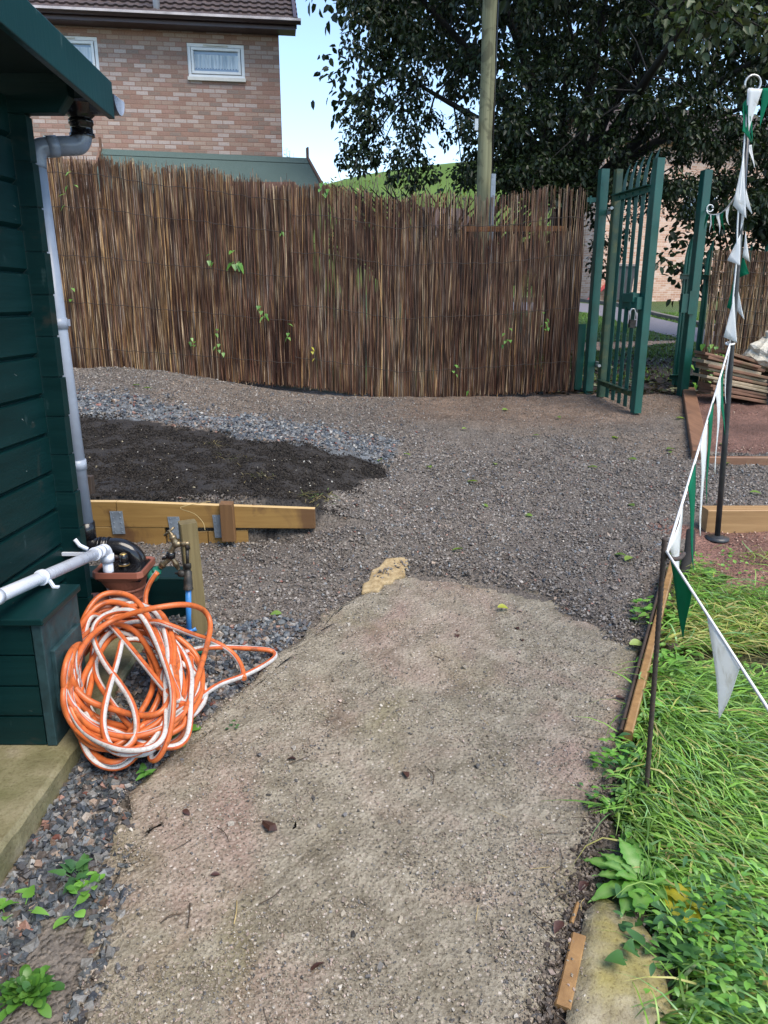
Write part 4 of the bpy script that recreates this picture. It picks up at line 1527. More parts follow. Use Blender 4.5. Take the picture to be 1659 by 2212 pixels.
for (a, b, t0, t1, c0, c1, dy) in ((60, 252, 1084, 1085, 1138, 1138.5, .004), (253.5, 680, 1084.5, 1100, 1138.5, 1142, 0), (60, 352, 1139.5, 1139.5, 1190, 1192, .003), (356, 444, 1153, 1150, 1180, 1180, .010), (446, 532, 1150, 1147, 1180, 1180, .010)):
    mb = MB()
    plank(mb, xpx(a, 1110), xpx(b, 1110), zpx(t0), zpx(t1), zpx(c0), zpx(c1), EY + dy, EY + dy + .04)
    mb.build('plank', [M['planed'], M['planed_top_lit']], ed, .002)
mb = MB()
mb.add([(xpx(478, 1080), EY - .047, zpx(1165)), (xpx(509, 1120), EY - .047, zpx(1165)), (xpx(505, 1080), EY - .047, zpx(1085)), (xpx(477, 1080), EY - .047, zpx(1084)), (xpx(478, 1080), EY - .001, zpx(1165)), (xpx(509, 1120), EY - .001, zpx(1165)), (xpx(505, 1080), EY - .001, zpx(1082)), (xpx(477, 1080), EY - .001, zpx(1081))], [(0, 1, 2, 3), (7, 6, 5, 4), (0, 4, 5, 1), (1, 5, 6, 2), (2, 6, 7, 3), (3, 7, 4, 0)])
mb.build('stake', M['stake_wood'], ed, .003)
for (a, b, t, c, sk, y) in ((240, 267, 1104, 1153, 2, 0), (363, 388, 1116, 1163, 5, .002), (460, 481, 1112, 1161, 3, .002)):
    mb = MB()
    z0_, z1_ = zpx(c), zpx(t)
    xa, xb = xpx(a, 1130), xpx(b, 1130)
    d = sk * 2.4e-3
    vs = [(xa + d, EY - .004, z0_), (xb + d, EY - .004, z0_), (xb, EY - .004, z1_), (xa, EY - .004, z1_), (xa + d, EY - .0008, z0_), (xb + d, EY - .0008, z0_), (xb, EY - .0008, z1_), (xa, EY - .0008, z1_)]
    mb.add(vs, [(0, 1, 2, 3), (7, 6, 5, 4), (0, 4, 5, 1), (1, 5, 6, 2), (2, 6, 7, 3), (3, 7, 4, 0)])
    for i in range(2):
        for j in range(5):
            u_, v_ = .22 + .56 * i, .08 + .21 * j
            q = Vector((xa + d * (1 - v_) + (xb - xa) * u_, EY - .004, z0_ + (z1_ - z0_) * v_))
            mb.lathe(q, q + Vector((0, -.0025, 0)), [(0, .0042), (1, .003)], 8)
    mb.build('metal_plate', M['galv'], ed)
mb = MB()
mb.bar((xpx(186, 1050, 3.86), 3.86, .4), (xpx(188, 1050, 3.86), 3.86, zpx(1028, 3.86)), .07, .045, (1, 0, 0), cham=.003)
o = mb.build('timber_stake', M['dark_wood'])
tag(o, 'short dark timber stake in the soil beside the downpipe', 'stake')
# ------------------------------------------------------------------ reed screens
FY = 7.15
TOPX = [60, 100, 220, 350, 420, 500, 570, 640, 690, 740, 800, 850, 950, 1050, 1100, 1150, 1210, 1275]
TOPY = [338, 338, 345, 370, 374, 388, 398, 402, 398, 407, 418, 430, 420, 425, 424, 415, 404, 405]
BOTX = [60, 100, 150, 400, 640, 800, 870, 960, 1100, 1240]
BOTY = [797, 797, 802, 815, 833, 855, 866, 860, 850, 842]
wx = lambda px, py, Y: at(px, py, Y)
tX = np.array([wx(a, b, FY).x for a, b in zip(TOPX, TOPY)])
tZ = np.array([wx(a, b, FY).z for a, b in zip(TOPX, TOPY)])
bX = np.array([wx(a, b, FY).x for a, b in zip(BOTX, BOTY)])
bZ = np.array([wx(a, b, FY).z for a, b in zip(BOTX, BOTY)])

DARK, RED, MID, GOLD, TAN, GREY = (.075, .042, .030), (.18, .085, .050), (.24, .145, .09), (.44, .27, .115), (.52, .39, .24), (.29, .235, .19)


def reed_panel(name, label, X0, X1, Y, ftop, fbot, dens, weights, seed, layers=2, rad=(.0021, .0040), slant=0.0, ragged=.05, wires=(), short=None, thin=None):
    g = np.random.default_rng(seed)
    root = thing(name, label, 'reed screen', ((X0 + X1) / 2, Y, float(fbot((X0 + X1) / 2))), 0, 'reed screens')
    n = int((X1 - X0) * dens * layers)
    x = g.uniform(X0, X1, n)
    if thin is not None:
        x = x[g.uniform(0, 1, n) < thin(x)]
        n = len(x)
    lay = g.integers(0, layers, n)
    zt = ftop(x) + g.normal(0, ragged * .45, n) + (vnoise(x, x * 0, 9, seed) - .5) * ragged * 1.6 - (g.uniform(0, 1, n) < .15) * g.uniform(0, .25, n)
    zb = fbot(x) + g.normal(0, .012, n)
    if short is not None:
        zt = np.where(g.uniform(0, 1, n) < short(x), zb + (zt - zb) * (.80 + g.normal(0, .015, n)), zt)
    R = 13
    t = np.linspace(0, 1, R)[None]
    lean = g.normal(0, .018, n) + slant
    amp = g.normal(0, .009, n)
    ph = g.uniform(0, 6.28, n)
    px_ = x[:, None] + lean[:, None] * (t - .5) + amp[:, None] * np.sin(t * 5 + ph[:, None])
    bow = (vnoise(x, x * 0, 1.1, seed + 2) - .5) * .09
    py_ = Y + (lay[:, None] - (layers - 1) / 2) * .012 + g.normal(0, .006, (n, 1)) * np.ones((1, R)) + g.normal(0, .004, (n, 1)) * np.sin(t * 7 + ph[:, None]) + bow[:, None] * np.sin(t * math.pi)
    pz_ = zb[:, None] + (zt - zb)[:, None] * t
    r0 = g.uniform(rad[0], rad[1], n)
    r = r0[:, None] * (1 - .35 * t)
    V, F = tubes_np(np.stack([px_, py_, pz_], -1), r, 5)
    W = weights(x)
    W = W / W.sum(1, keepdims=True)
    u = g.uniform(0, 1, (n, 1))
    ci = (np.cumsum(W, 1) < u).sum(1).clip(0, 5)
    c = np.array([DARK, RED, MID, GOLD, TAN, GREY])[ci] * g.uniform(.7, 1.3, (n, 1))
    # each cane changes tone along its length: peeled and weathered stretches
    k_ = g.uniform(.55, 1.45, (n, R))
    alt = np.array([DARK, RED, MID, GOLD, TAN, GREY, DARK])[g.integers(0, 7, (n, R))]
    sw = (g.uniform(0, 1, (n, R)) < .30)[:, :, None]
    c = np.where(sw, alt * .9 + c[:, None, :] * .1, np.repeat(c[:, None, :], R, 1)) * k_[:, :, None]
    c = np.repeat(c[:, :, None, :], 5, 2).reshape(-1, 3)
    npmesh('canes', V, F, M['cane'], c, True, root)
    # twisted binding wire
    for w in wires:
        mb = MB()
        P = []
        for i in range(int((X1 - X0) / .06) + 1):
            xx = X0 + .06 * i
            P.append((xx, Y - .012 * layers - .004 + (float(vnoise(np.array([xx]), np.array([0.]), 1.1, seed + 2)[0]) - .5) * .09 * math.sin(math.pi * w), float(fbot(xx)) + (float(ftop(xx)) - float(fbot(xx))) * w + .006 * math.sin(i * 2.1 + w * 9)))
        mb.tube(P, .0026, 4, False)
        mb.build('binding_wire', M['wire'], root)
    return root


ft = lambda x: np.interp(x, tX, tZ)
fb_ = lambda x: np.interp(x, bX, bZ)


def w_left(x):
    q = S((x + 2.9) / 2.4)[:, None]
    base = np.array([[.24, .14, .18, .28, .12, .06]]) * (1 - q) + np.array([[.30, .36, .22, .05, .04, .03]]) * q
    return base


def w_right(x):
    q = S((x - .2) / 1.6)[:, None]
    return np.array([[.20, .34, .27, .06, .07, .06]]) * (1 - q) + np.array([[.14, .34, .30, .06, .10, .06]]) * q


xs0, xm, xs1 = float(at(70, 600, FY).x), float(at(632, 600, FY).x), float(at(1256, 600, FY).x)
reed_panel('reed_screen', 'tall golden brown reed screen nearest the cabin with ragged top', xs0, xm + .04, FY, ft, fb_, 270, w_left, 21, 3, ragged=.06, wires=(.12, .34, .56, .78, .93))
reed_panel('reed_screen', 'tall reddish brown reed screen ending at the green gate post', xm, xs1, FY + .03, ft, fb_, 235, w_right, 22, 3, short=lambda x: .62 * S((x - .1) / .5), ragged=.035, wires=(.15, .42, .68, .86), thin=lambda x: 1 - .10 * S((x - .0) / .5))
# the right-hand screen beyond the gate
RY = 7.55
rx0, rx1 = float(at(1524, 690, RY).x), float(at(1524, 690, RY).x) + 2.2
rzt, rzb = at(1545, 540, RY).z, at(1505, 842, RY).z
reed_panel('reed_screen', 'short tan reed screen with wire bands right of the gate', rx0, rx1, RY, lambda x: np.interp(x, [rx0, rx0 + .5, rx1], [rzt, rzt - .01, rzt - .04]), lambda x: np.interp(x, [rx0, rx1], [rzb, rzb - .1]), 240, lambda x: np.array([[.08, .06, .22, .24, .32, .08]]).repeat(len(x), 0), 23, 2, rad=(.0022, .0038), ragged=.012, wires=(.04, .13, .22, .31, .40, .49, .58, .67, .76, .85, .93))

# brown board panel and rail behind the screens
pa, pb = at(470, 388, 7.30), at(638, 393, 7.30)
pn = thing('board_fence', 'brown lapped board fence panel just behind the reed screens', 'fence panel', ((pa.x + pb.x) / 2, 7.3, .8))
mb = MB()
zt = pb.z
i = 0
z = zt
while z > .85:
    mb.add([(pa.x - .5, 7.29, z - .13), (pb.x, 7.29, z - .13), (pb.x, 7.275, z - .13), (pa.x - .5, 7.275, z - .13), (pa.x - .5, 7.31, z), (pb.x, 7.31, z), (pb.x, 7.295, z), (pa.x - .5, 7.295, z)], [(0, 1, 2, 3), (4, 7, 6, 5), (3, 2, 6, 7), (0, 4, 5, 1), (1, 5, 6, 2), (0, 3, 7, 4)])
    z -= .115
mb.build('boards', M['panel_wood'], pn)
mb = MB()
mb.bar((pb.x - .02, 7.345, .7), (pb.x - .02, 7.345, zt - .02), .07, .07)
mb.build('panel_post', M['panel_wood'], pn)
ra, rb = at(1005, 495, 7.3), at(1222, 494, 7.3)
mb = MB()
mb.bar((ra.x, 7.3, ra.z), (rb.x, 7.3, rb.z), .04, .045, (0, 1, 0))
mb.bar((ra.x + .03, 7.35, .6), (ra.x + .03, 7.35, ra.z - .03), .06, .05)
mb.bar((rb.x - .03, 7.35, .6), (rb.x - .03, 7.35, rb.z - .03), .06, .05)
o = mb.build('timber_rail', M['rail_wood'])
tag(o, 'orange brown timber rail seen through the canes of the reed screen', 'rail')
sa = at(1066, 376, 7.75)
mb = MB()
mb.bar((sa.x, 7.75, .5), (sa.x, 7.75, sa.z), .042, .042)
o = mb.build('metal_post', M['galv'])
tag(o, 'grey square metal post beside the telegraph pole', 'post')

# ------------------------------------------------------------------ telegraph pole
P0, P1 = at(1043, 420, 7.9), at(1045, -330, 7.9)
mb = MB()
pole = thing('telegraph_pole', 'tall weathered greenish wooden telegraph pole behind the reed screen', 'pole', (P0.x, 7.9, .6))
n = 24
pts = [Vector((P0.x, 7.9, .5)).lerp(Vector((P0.x + .012, 7.9, 6.6)), i / n) for i in range(n + 1)]
mb.tube([p + Vector((.004 * math.sin(i * 1.7), .004 * math.cos(i), 0)) for i, p in enumerate(pts)], [0.073 - .010 * i / n + .002 * math.sin(i * 2.3) for i in range(n + 1)], 20)
mb.build('pole_shaft', M['pole_wood'], pole)
q = at(1028, 270, 7.82)
mb = MB()
mb.box(q.x - .012, q.x + .02, 7.80, 7.85, q.z - .05, q.z + .05)
mb.build('number_plate', M['steel'], pole)
mb = MB()
mb.tube([(P0.x + .08, 7.88, .6), (P0.x + .079, 7.88, 4.0), (P0.x + .085, 7.88, 6.5)], .008, 6)
mb.build('cable', M['black_pvc'], pole)

# ------------------------------------------------------------------ green gate and its posts
def upright(name, label, px, py, pytop, Y, w, d, ang=0.0, cat='post', mat='steel_green', group=None):
    b = at(px, py, Y)
    t = at(px, pytop, Y)
    mb = MB()
    g0 = hh(b.x, Y) - .1
    mb.bar((b.x, Y, g0), (b.x, Y, t.z), w, d, (math.cos(ang), math.sin(ang), 0), cham=.004)
    o = mb.build(name, M[mat], None)
    tag(o, label, cat, group)
    return b.x, t.z


gpx, gpz = upright('gate_post', 'green square steel post the open gate is hinged to', 1268, 862, 366, 7.38, .078, .085, .12)
rpx, rpz = upright('gate_post', 'green square steel post with lock keep right of the gateway', 1472, 865, 368, 7.25, .078, .085, .12)
mb = MB()
q = at(1278, 740, 7.5)
o = bpy.data.objects['gate_post']
mb.box(gpx - .14, gpx - .055, 7.37, 7.385, at(1290, 432, 7.38).z - .02, at(1290, 432, 7.38).z + .02)
mb.box(gpx - .115, gpx - .10, 7.362, 7.392, at(1290, 432, 7.38).z - .035, at(1290, 432, 7.38).z + .035)
WM['gate_post'] = Matrix.Identity(4)
mb.build('fence_bracket', M['steel_green'], o)
o = bpy.data.objects['gate_post.001']
WM[o.name] = Matrix.Identity(4)
mb = MB()
kz = at(1472, 655, 7.25).z
mb.box(rpx - .115, rpx - .052, 7.20, 7.26, kz - .085, kz + .085)
mb.box(rpx - .055, rpx + .01, 7.185, 7.20, kz - .10, kz + .11)
mb.build('lock_keep', M['steel_green'], o)
# a neighbouring fence post half hidden by the reed screen
upright('fence_post', 'green steel fence post peeping out behind the reed screen end', 1246, 852, 700, 7.55, .075, .06, 0, 'post')

hx, hy = at(1297, 860, 7.12).x, 7.12
cx2, cy2 = at(1374, 880, 6.45).x, 6.45
gate = thing('palisade_gate', 'green steel palisade gate standing open with a padlock', 'gate', (hx, hy, hh(hx, hy)))
gd = Vector((cx2 - hx, cy2 - hy, 0)).normalized()
gn = Vector((gd.y, -gd.x, 0))
gl = math.hypot(cx2 - hx, cy2 - hy)
zb_g = hh(hx, hy) + .01
zh = at(1319, 366, hy).z
zc = at(1416, 342, cy2).z


def gp(u, z, off=0.0):
    return Vector((hx, hy, 0)) + gd * u + gn * off + Vector((0, 0, z))


mb = MB()
mb.bar(gp(0, zb_g), gp(0, zh), .062, .062, gd, cham=.003)
mb.build('hinge_stile', M['steel_mossy'], gate)
mb = MB()
mb.bar(gp(gl, hh(cx2, cy2) + .015), gp(gl, zc), .075, .068, gd, cham=.003)
mb.build('closing_stile', M['steel_green'], gate)
zr1, zr0 = at(1335, 430, hy).z, at(1300, 825, hy).z


def pale(mb, base, top, wdir, out, w=.062, mi=0, curl=.10):
    """one W-section pale with a pointed, outward curled top"""
    base, top, wdir, out = Vector(base), Vector(top), Vector(wdir).normalized(), Vector(out).normalized()
    prof = [(-.5, 0), (-.30, .010), (-.12, .010), (0, .001), (.12, .010), (.30, .010), (.5, 0)]
    st = [(0, 1, 0)]
    L = (top - base).length
    rows = [(0.0, 1, 0), (L - .26, 1, 0), (L - .19, .95, .004), (L - .12, .8, .02), (L - .05, .5, .055), (L, .06, .10)]
    vs = []
    for side in (0, .0022):
        for zz, ws, cu in rows:
            for x, y in prof:
                vs.append(base + Vector((0, 0, zz)) + wdir * (x * w * ws) + out * (y * ws + cu * curl / .1 + side))
    k = len(prof)
    m = len(rows)
    fs = []
    for s in (0, 1):
        for i in range(m - 1):
            for j in range(k - 1):
                a = s * m * k + i * k + j
                q = (a, a + 1, a + k + 1, a + k)
                fs.append(q if s else q[::-1])
    for i in range(m - 1):
        for j in (0, k - 1):
            a = i * k + j
            fs.append((a, a + k, a + k + m * k, a + m * k))
    mb.add(vs, fs, mi)


for i in range(5):
    u = .115 + (gl - .205) * i / 4
    b = gp(u, zb_g + .015, -.002)
    b.z = hh(b.x, b.y) + .02
    t = gp(u, zh + .02 + .012 * i, -.002)
    mb = MB()
    lo = Vector((b.x, b.y, zr0 + .02))
    pale(mb, (b.x, b.y, b.z), (b.x, b.y, t.z), gd, gd * .8 - gn * .5, .060, curl=.05)
    mb.build('pale', M['steel_green'], gate)
for z0, mt in ((zr1, 'steel_green'), (zr0, 'steel_mossy')):
    mb = MB()
    za, zb2 = z0, z0 + (hh(cx2, cy2) - hh(hx, hy)) * (0 if mt == 'steel_green' else .6)
    mb.bar(gp(.032, za, .030), gp(gl - .038, zb2, .030), .05, .006, (0, 0, 1))
    mb.bar(gp(.032, za + .026, .05), gp(gl - .038, zb2 + .026, .05), .045, .006, gn)
    for i in range(5):
        u = .115 + (gl - .205) * i / 4
        mb.lathe(gp(u, za + (zb2 - za) * u / gl, .033), gp(u, za + (zb2 - za) * u / gl, .042), [(0, .010), (1, .008)], 8)
    mb.build('rail', M[mt], gate)
for zz in (at(1318, 452, hy).z, at(1300, 790, hy).z):
    mb = MB()
    mb.bar((gpx + .05, 7.36, zz), gp(-.02, zz), .05, .012, (0, 0, 1))
    mb.tube([gp(-.05, zz, .035), gp(.05, zz + .004, .06)], .014, 10)
    mb.build('hinge', M['steel'], gate)
lz = at(1375, 655, 6.6).z
mb = MB()
mb.bar(gp(gl - .25, lz, .06), gp(gl + .01, lz, .06), .10, .05, (0, 0, 1), cham=.004)
mb.bar(gp(gl - .21, lz + .045, .075), gp(gl - .03, lz + .045, .075), .075, .06, (0, 0, 1), cham=.004)
mb.bar(gp(gl - .17, lz - .03, .08), gp(gl - .17, lz - .25, .08), .022, .03, gd)
mb.bar(gp(gl - .07, lz - .06, .09), gp(gl - .07, lz + .09, .09), .03, .03, gd)
mb.build('slide_latch', M['steel_green'], gate)
mb = MB()
pq = gp(gl - .01, lz - .10, .105)
mb.tube([pq + Vector((-.02, 0, -.04)), pq + Vector((-.026, 0, .02)), pq + Vector((-.012, 0, .055)), pq + Vector((.012, 0, .055)), pq + Vector((.026, 0, .02)), pq + Vector((.03, 0, -.03))], .006, 8)
lk = mb.build('padlock', M['steel'])
tag(lk, 'black padlock with open steel shackle hanging on the gate latch', 'padlock')
mb = MB()
mb.bar(pq + Vector((.0, 0, -.10)), pq + Vector((.004, 0, -.035)), .062, .028, (1, .2, 0), cham=.005)
mb.build('lock_body', M['black_pvc'], lk)

# palisade fence behind the right-hand screen
pf = thing('palisade_fence', 'green steel palisade fence behind the short reed screen', 'fence', (rpx + .9, 7.8, .7))
z0, z1 = at(1518, 838, 7.8).z, at(1520, 512, 7.8).z
for i in range(12):
    x = rpx + .13 + .105 * (i if i < 3 else i + 1.2 + .5 * (i - 3))
    mb = MB()
    pale(mb, (x, 7.8, z0), (x, 7.8, z1 - .015 * i + .02 * math.sin(i * 3)), (1, 0, 0), (0, -1, 0), .065, curl=.06)
    mb.build('pale', M['steel_green'], pf)
for zz in (at(1520, 598, 7.75).z, at(1520, 815, 7.75).z):
    mb = MB()
    mb.bar((rpx + .06, 7.78, zz), (rpx + 2.6, 7.78, zz - .05), .045, .006, (0, 0, 1))
    mb.bar((rpx + .06, 7.76, zz + .024), (rpx + 2.6, 7.76, zz - .026), .006, .05, (0, 0, 1))
    mb.build('rail', M['steel_green'], pf)

# ------------------------------------------------------------------ sleepers framing the bed right of the gate
def beam(name, a, b, w, hgt, mat, label, cat='sleeper', lift=0.0):
    a, b = Vector(a), Vector(b)
    side = Vector(((b - a).y, -(b - a).x, 0))
    mb = MB()
    mb.bar(a + Vector((0, 0, hgt / 2 + lift - .02)), b + Vector((0, 0, hgt / 2 + lift - .02)), w, hgt, side, cham=.005)
    return tag(mb.build(name, M[mat]), label, cat)


beam('sleeper', gnd(1512, 995), gnd(1486, 852), .115, .09, 'sleeper', 'brown wet timber sleeper lying from the gate post towards the path')
beam('sleeper', gnd(1528, 1001), gnd(1800, 1003), .05, .07, 'sleeper_x', 'thin brown timber edge across the bare bed behind the black pole')
bc = gnd(1540, 1142)
beam('sleeper', (bc.x - .06, bc.y, bc.z), (bc.x + 1.6, bc.y + .02, bc.z), .10, .14, 'planed_x', 'thick tan timber plank lying behind the foot of the black pole')

# stack of old clay slabs
sx, sy = at(1585, 880, 6.95).x, 6.95
sz = hh(sx, sy)
random.seed(12)
for i in range(11):
    w = random.uniform(.50, .60)
    d = random.uniform(.26, .32)
    th = random.uniform(.024, .031)
    ang = math.radians(-9 + random.uniform(-1, 1) - .4 * i)
    zz = sz + .05 + i * .0335
    xo = sx + random.uniform(-.025, .025) - .012 * i
    a = Vector((xo - w / 2 * math.cos(ang), sy + random.uniform(-.02, .02), zz - w / 2 * math.sin(ang)))
    b = Vector((xo + w / 2 * math.cos(ang), sy + random.uniform(-.03, .03), zz + w / 2 * math.sin(ang)))
    mb = MB()
    m = 5
    for j in range(m):
        pa_, pb_ = a.lerp(b, j / m), a.lerp(b, (j + 1) / m)
    mb.bar(a, b, th, d, (0, 0, 1), cham=.005)
    o = mb.build('clay_slab', M['clay_pale' if i in (3, 6, 8, 4) else 'clay'])
    tag(o, 'worn flat clay slab within the leaning stack by the short reed screen', 'clay slab', 'clay slabs in the leaning stack')
mb = MB()
ang = math.radians(-17)
a = Vector((sx - .20, sy - .03, sz + .46))
b = a + Vector((.55 * math.cos(ang), .02, .55 * math.sin(ang)))
mb.bar(a, b, .026, .22, (0, 0, 1), cham=.004)
tag(mb.build('broken_slab', M['clay']), 'broken reddish slab lying askew on top of the clay stack', 'clay slab')
mb = MB()
q = at(1662, 905, 6.9)
mb.bar((q.x, 6.9, hh(q.x, 6.9) - .02), (q.x, 6.9, hh(q.x, 6.9) + .20), .22, .30, (1, .1, 0), cham=.006)
tag(mb.build('concrete_block', M['block']), 'grey concrete block right of the clay slab stack', 'block')
# plastic sack over brown straw
def blob(center, rx, ry, rz, amp, seed, n=26, m=16):
    vs, fs = [], []
    for i in range(m + 1):
        th = math.pi * i / m
        for j in range(n):
            ph = 2 * math.pi * j / n
            dx, dy, dz = math.sin(th) * math.cos(ph), math.sin(th) * math.sin(ph), math.cos(th)
            k = 1 + amp * (math.sin(dx * 5 + seed) * math.cos(dy * 4 + seed * 2) + .6 * math.sin(dz * 9 + dx * 7 + seed) + .4 * math.cos(dy * 13 - dx * 11)) + amp * .5 * random.uniform(-1, 1)
            vs.append(Vector(center) + Vector((dx * rx * k, dy * ry * k, dz * rz * k)))
    for i in range(m):
        for j in range(n):
            fs.append((i * n + j, (i + 1) * n + j, (i + 1) * n + (j + 1) % n, i * n + (j + 1) % n))
    return vs, fs


q = at(1668, 768, 6.95)
mb = MB()
mb.add(*blob((q.x, 6.95, q.z), .25, .2, .16, .10, 2), smooth=False)
mb.add(*blob((q.x + .06, 6.95, q.z + .14), .13, .11, .16, .12, 4), smooth=False)
o = mb.build('plastic_sack', M['sack'])
tag(o, 'crumpled dirty clear plastic sack beside the short reed screen', 'sack')
q = at(1672, 836, 6.98)
mb = MB()
mb.add(*blob((q.x, 6.98, q.z), .24, .2, .13, .10, 7), smooth=True)
mb.add(*blob((q.x + .1, 6.98, q.z - .15), .26, .2, .16, .08, 9), smooth=True)
o = mb.build('straw_bag', M['sack_brown'])
tag(o, 'wet brown fibrous bundle under the crumpled plastic sack', 'bundle')

# ------------------------------------------------------------------ wheelie bins by the far house
def wheelie(px, py, Y, mat, label, hgt=1.05, w=.56):
    b = at(px, py, Y)
    r = thing('wheelie_bin', label, 'bin', (b.x, Y, hh(b.x, Y)), .2, 'bins by the far house')
    mb = MB()
    mb.bar((0, 0, .06), (0, 0, hgt - .1), w * .78, .52, (1, 0, 0), w2=w, d2=.66, cham=.03)
    mb.build('bin_body', M[mat], r, local=True)
    mb = MB()
    mb.bar((0, -.02, hgt - .1), (0, -.02, hgt - .03), w * 1.08, .74, (1, 0, 0), w2=w * .95, d2=.6, cham=.03)
    mb.bar((-w / 2, .38, hgt - .08), (w / 2, .38, hgt - .08), .04, .04, (0, 0, 1))
    mb.build('lid', M[mat], r, local=True)
    for s in (-1, 1):
        mb = MB()
        mb.lathe((s * w * .40 - .03, .28, .1), (s * w * .40 + .03, .28, .1), [(0, .08), (.2, .1), (.8, .1), (1, .08)], 14)
        mb.build('wheel', M['bin_black'], r, local=True)
    return r


wheelie(1302, 640, 27.3, 'bin_grey', 'grey wheelie bin behind the hinge side of the green gate')
wheelie(1337, 641, 26.4, 'bin_grey', 'dark wheelie bin nearer the pale brick house wall', 1.25, .75)
q = at(1271, 638, 26.0)
mb = MB()
mb.bar((q.x, 26, hh(q.x, 26) + .05), (q.x + .75, 26, hh(q.x, 26) + .75), .45, .06, (0, 1, 0), cham=.01)
mb.bar((q.x + .72, 26, hh(q.x, 26)), (q.x + .72, 26, hh(q.x, 26) + .75), .45, .05, (0, 1, 0), cham=.01)
tag(mb.build('toy_slide', M['red_plastic']), 'small red plastic slide at the far side of the road', 'toy slide')

# ------------------------------------------------------------------ black pole, bunting, rebar
bp = gnd(1549, 1163)
bt = at(1621, 190, bp.y)
pl = thing('marker_pole', 'thin black steel pole with a ring on top and a round foot plate', 'pole', tuple(bp))
mb = MB()
mb.tube([bp, bp.lerp(bt, .25) + Vector((.004, 0, 0)), bp.lerp(bt, .5) + Vector((.001, 0, 0)), bp.lerp(bt, .75), bt], [.0145, .0145, .0135, .013, .0125], 14)
mb.build('pole_shaft', M['black_steel'], pl)
mb = MB()
mb.lathe(bp + Vector((0, 0, -.004)), bp + Vector((0, 0, .018)), [(0, .062), (.5, .062), (.7, .04), (1, .026)], 20)
mb.build('foot_plate', M['black_steel'], pl)
mb = MB()
rc = at(1626, 181, bp.y)
mb.tube([rc + Vector((.036 * math.cos(a), 0, .036 * math.sin(a))) for a in np.linspace(-2.2, 3.6, 18)], .005, 8)
mb.build('ring', M['steel'], pl)

rbb = gnd(1395, 1730)
rbt = at(1436, 1161, rbb.y)
rb_ = thing('rebar_stake', 'rusty ribbed rebar stake with bent hook holding up the bunting', 'stake', tuple(rbb))
mb = MB()
NR = 120
pr = []
for i in range(NR + 1):
    pr.append((rbb + Vector((0, 0, -.03))).lerp(rbt, i / NR))
mb.tube(pr, [.0078 if i % 2 else .0064 for i in range(NR + 1)], 8)
mb.build('bar', M['rust'], rb_)
mb = MB()
hz = at(1446, 1187, rbb.y)
mb.tube(bez([pr[int(NR * .93)], at(1442, 1199, rbb.y - .005), at(1452, 1207, rbb.y - .02), at(1468, 1206, rbb.y - .01), at(1477, 1196, rbb.y + .03)], 5), .006, 8)
mb.build('hook', M['rust'], rb_)

bunt = thing('bunting', 'green and white triangular bunting wound down the black pole and strung along the grass', 'bunting', (bt.x, bt.y, 1.5))
S0 = at(1577, 742, bp.y - .03)
S1 = at(1441, 1193, rbb.y - .012)
S2 = at(1720, 1626, 1.10)


def catmull_cord(pts, r, name='cord', par=None):
    mb = MB()
    mb.tube(bez(pts, 6), r, 6)
    return mb.build(name, M['cord'], par or bunt)


catmull_cord([at(1617, 192, bp.y - .03), at(1606, 330, bp.y - .03), at(1594, 470, bp.y - .03), at(1591, 560, bp.y - .03), at(1583, 650, bp.y - .03), S0], .004)
mb = MB()
mb.tube([at(1577 + 9 * math.cos(a), 742 + 2.5 * math.sin(a), bp.y - .0 - .03 * math.sin(a)) for a in np.linspace(0, 2 * math.pi, 14)], .005, 6)
mb.build('knot', M['cord'], bunt)


def on_seg(A, B, px):
    """point of the 3-D segment A-B seen at picture column px"""
    lo, hi = -.02, 1.02
    f = lambda t: (lambda q: CX + FP * q.x / ((q.y) * cp - (q.z - EYE) * sp_))(A.lerp(B, t))
    s = 1 if f(1) > f(0) else -1
    for _ in range(40):
        m = (lo + hi) / 2
        if (f(m) - px) * s < 0:
            lo = m
        else:
            hi = m
    return A.lerp(B, (lo + hi) / 2)


def flag(p0, p1, tip, mat, belly=.02, sag=0.0):
    """a soft cloth triangle hung between p0 and p1 with its tip at tip"""
    mb = MB()
    n = 12
    vs, fs = [], []
    ax = (p1 - p0)
    nrm_ = ax.cross(tip - p0)
    nrm_ = nrm_.normalized() if nrm_.length > 1e-6 else Vector((0, 1, 0))
    ph = random.uniform(0, 6)
    for i in range(n + 1):
        v = i / n
        for j in range(5):
            u = j / 4
            w = (1 - v) + .03
            mid = p0.lerp(p1, .5)
            b = mid + (p0 - mid) * (1 - 2 * u) if u < .5 else mid + (p1 - mid) * (2 * u - 1)
            q = b.lerp(tip, v)
            q = q + nrm_ * (belly * math.sin(v * math.pi * 1.3 + ph) * .8 + belly * .7 * (abs(u - .5) * 2 - .5) * (1 - v * .5) * math.sin(ph * 3 + v * 3)) + Vector((0, 0, -sag * math.sin(math.pi * u) * (1 - v)))
            vs.append(q)
    fs = [(i * 5 + j, i * 5 + j + 1, (i + 1) * 5 + j + 1, (i + 1) * 5 + j) for i in range(n) for j in range(4)]
    mb.add(vs, fs, smooth=True)
    o = mb.build('flag', M[mat], bunt)
    sd = o.modifiers.new('cloth_thickness', 'SOLIDIFY')
    sd.thickness = .0012
    return o


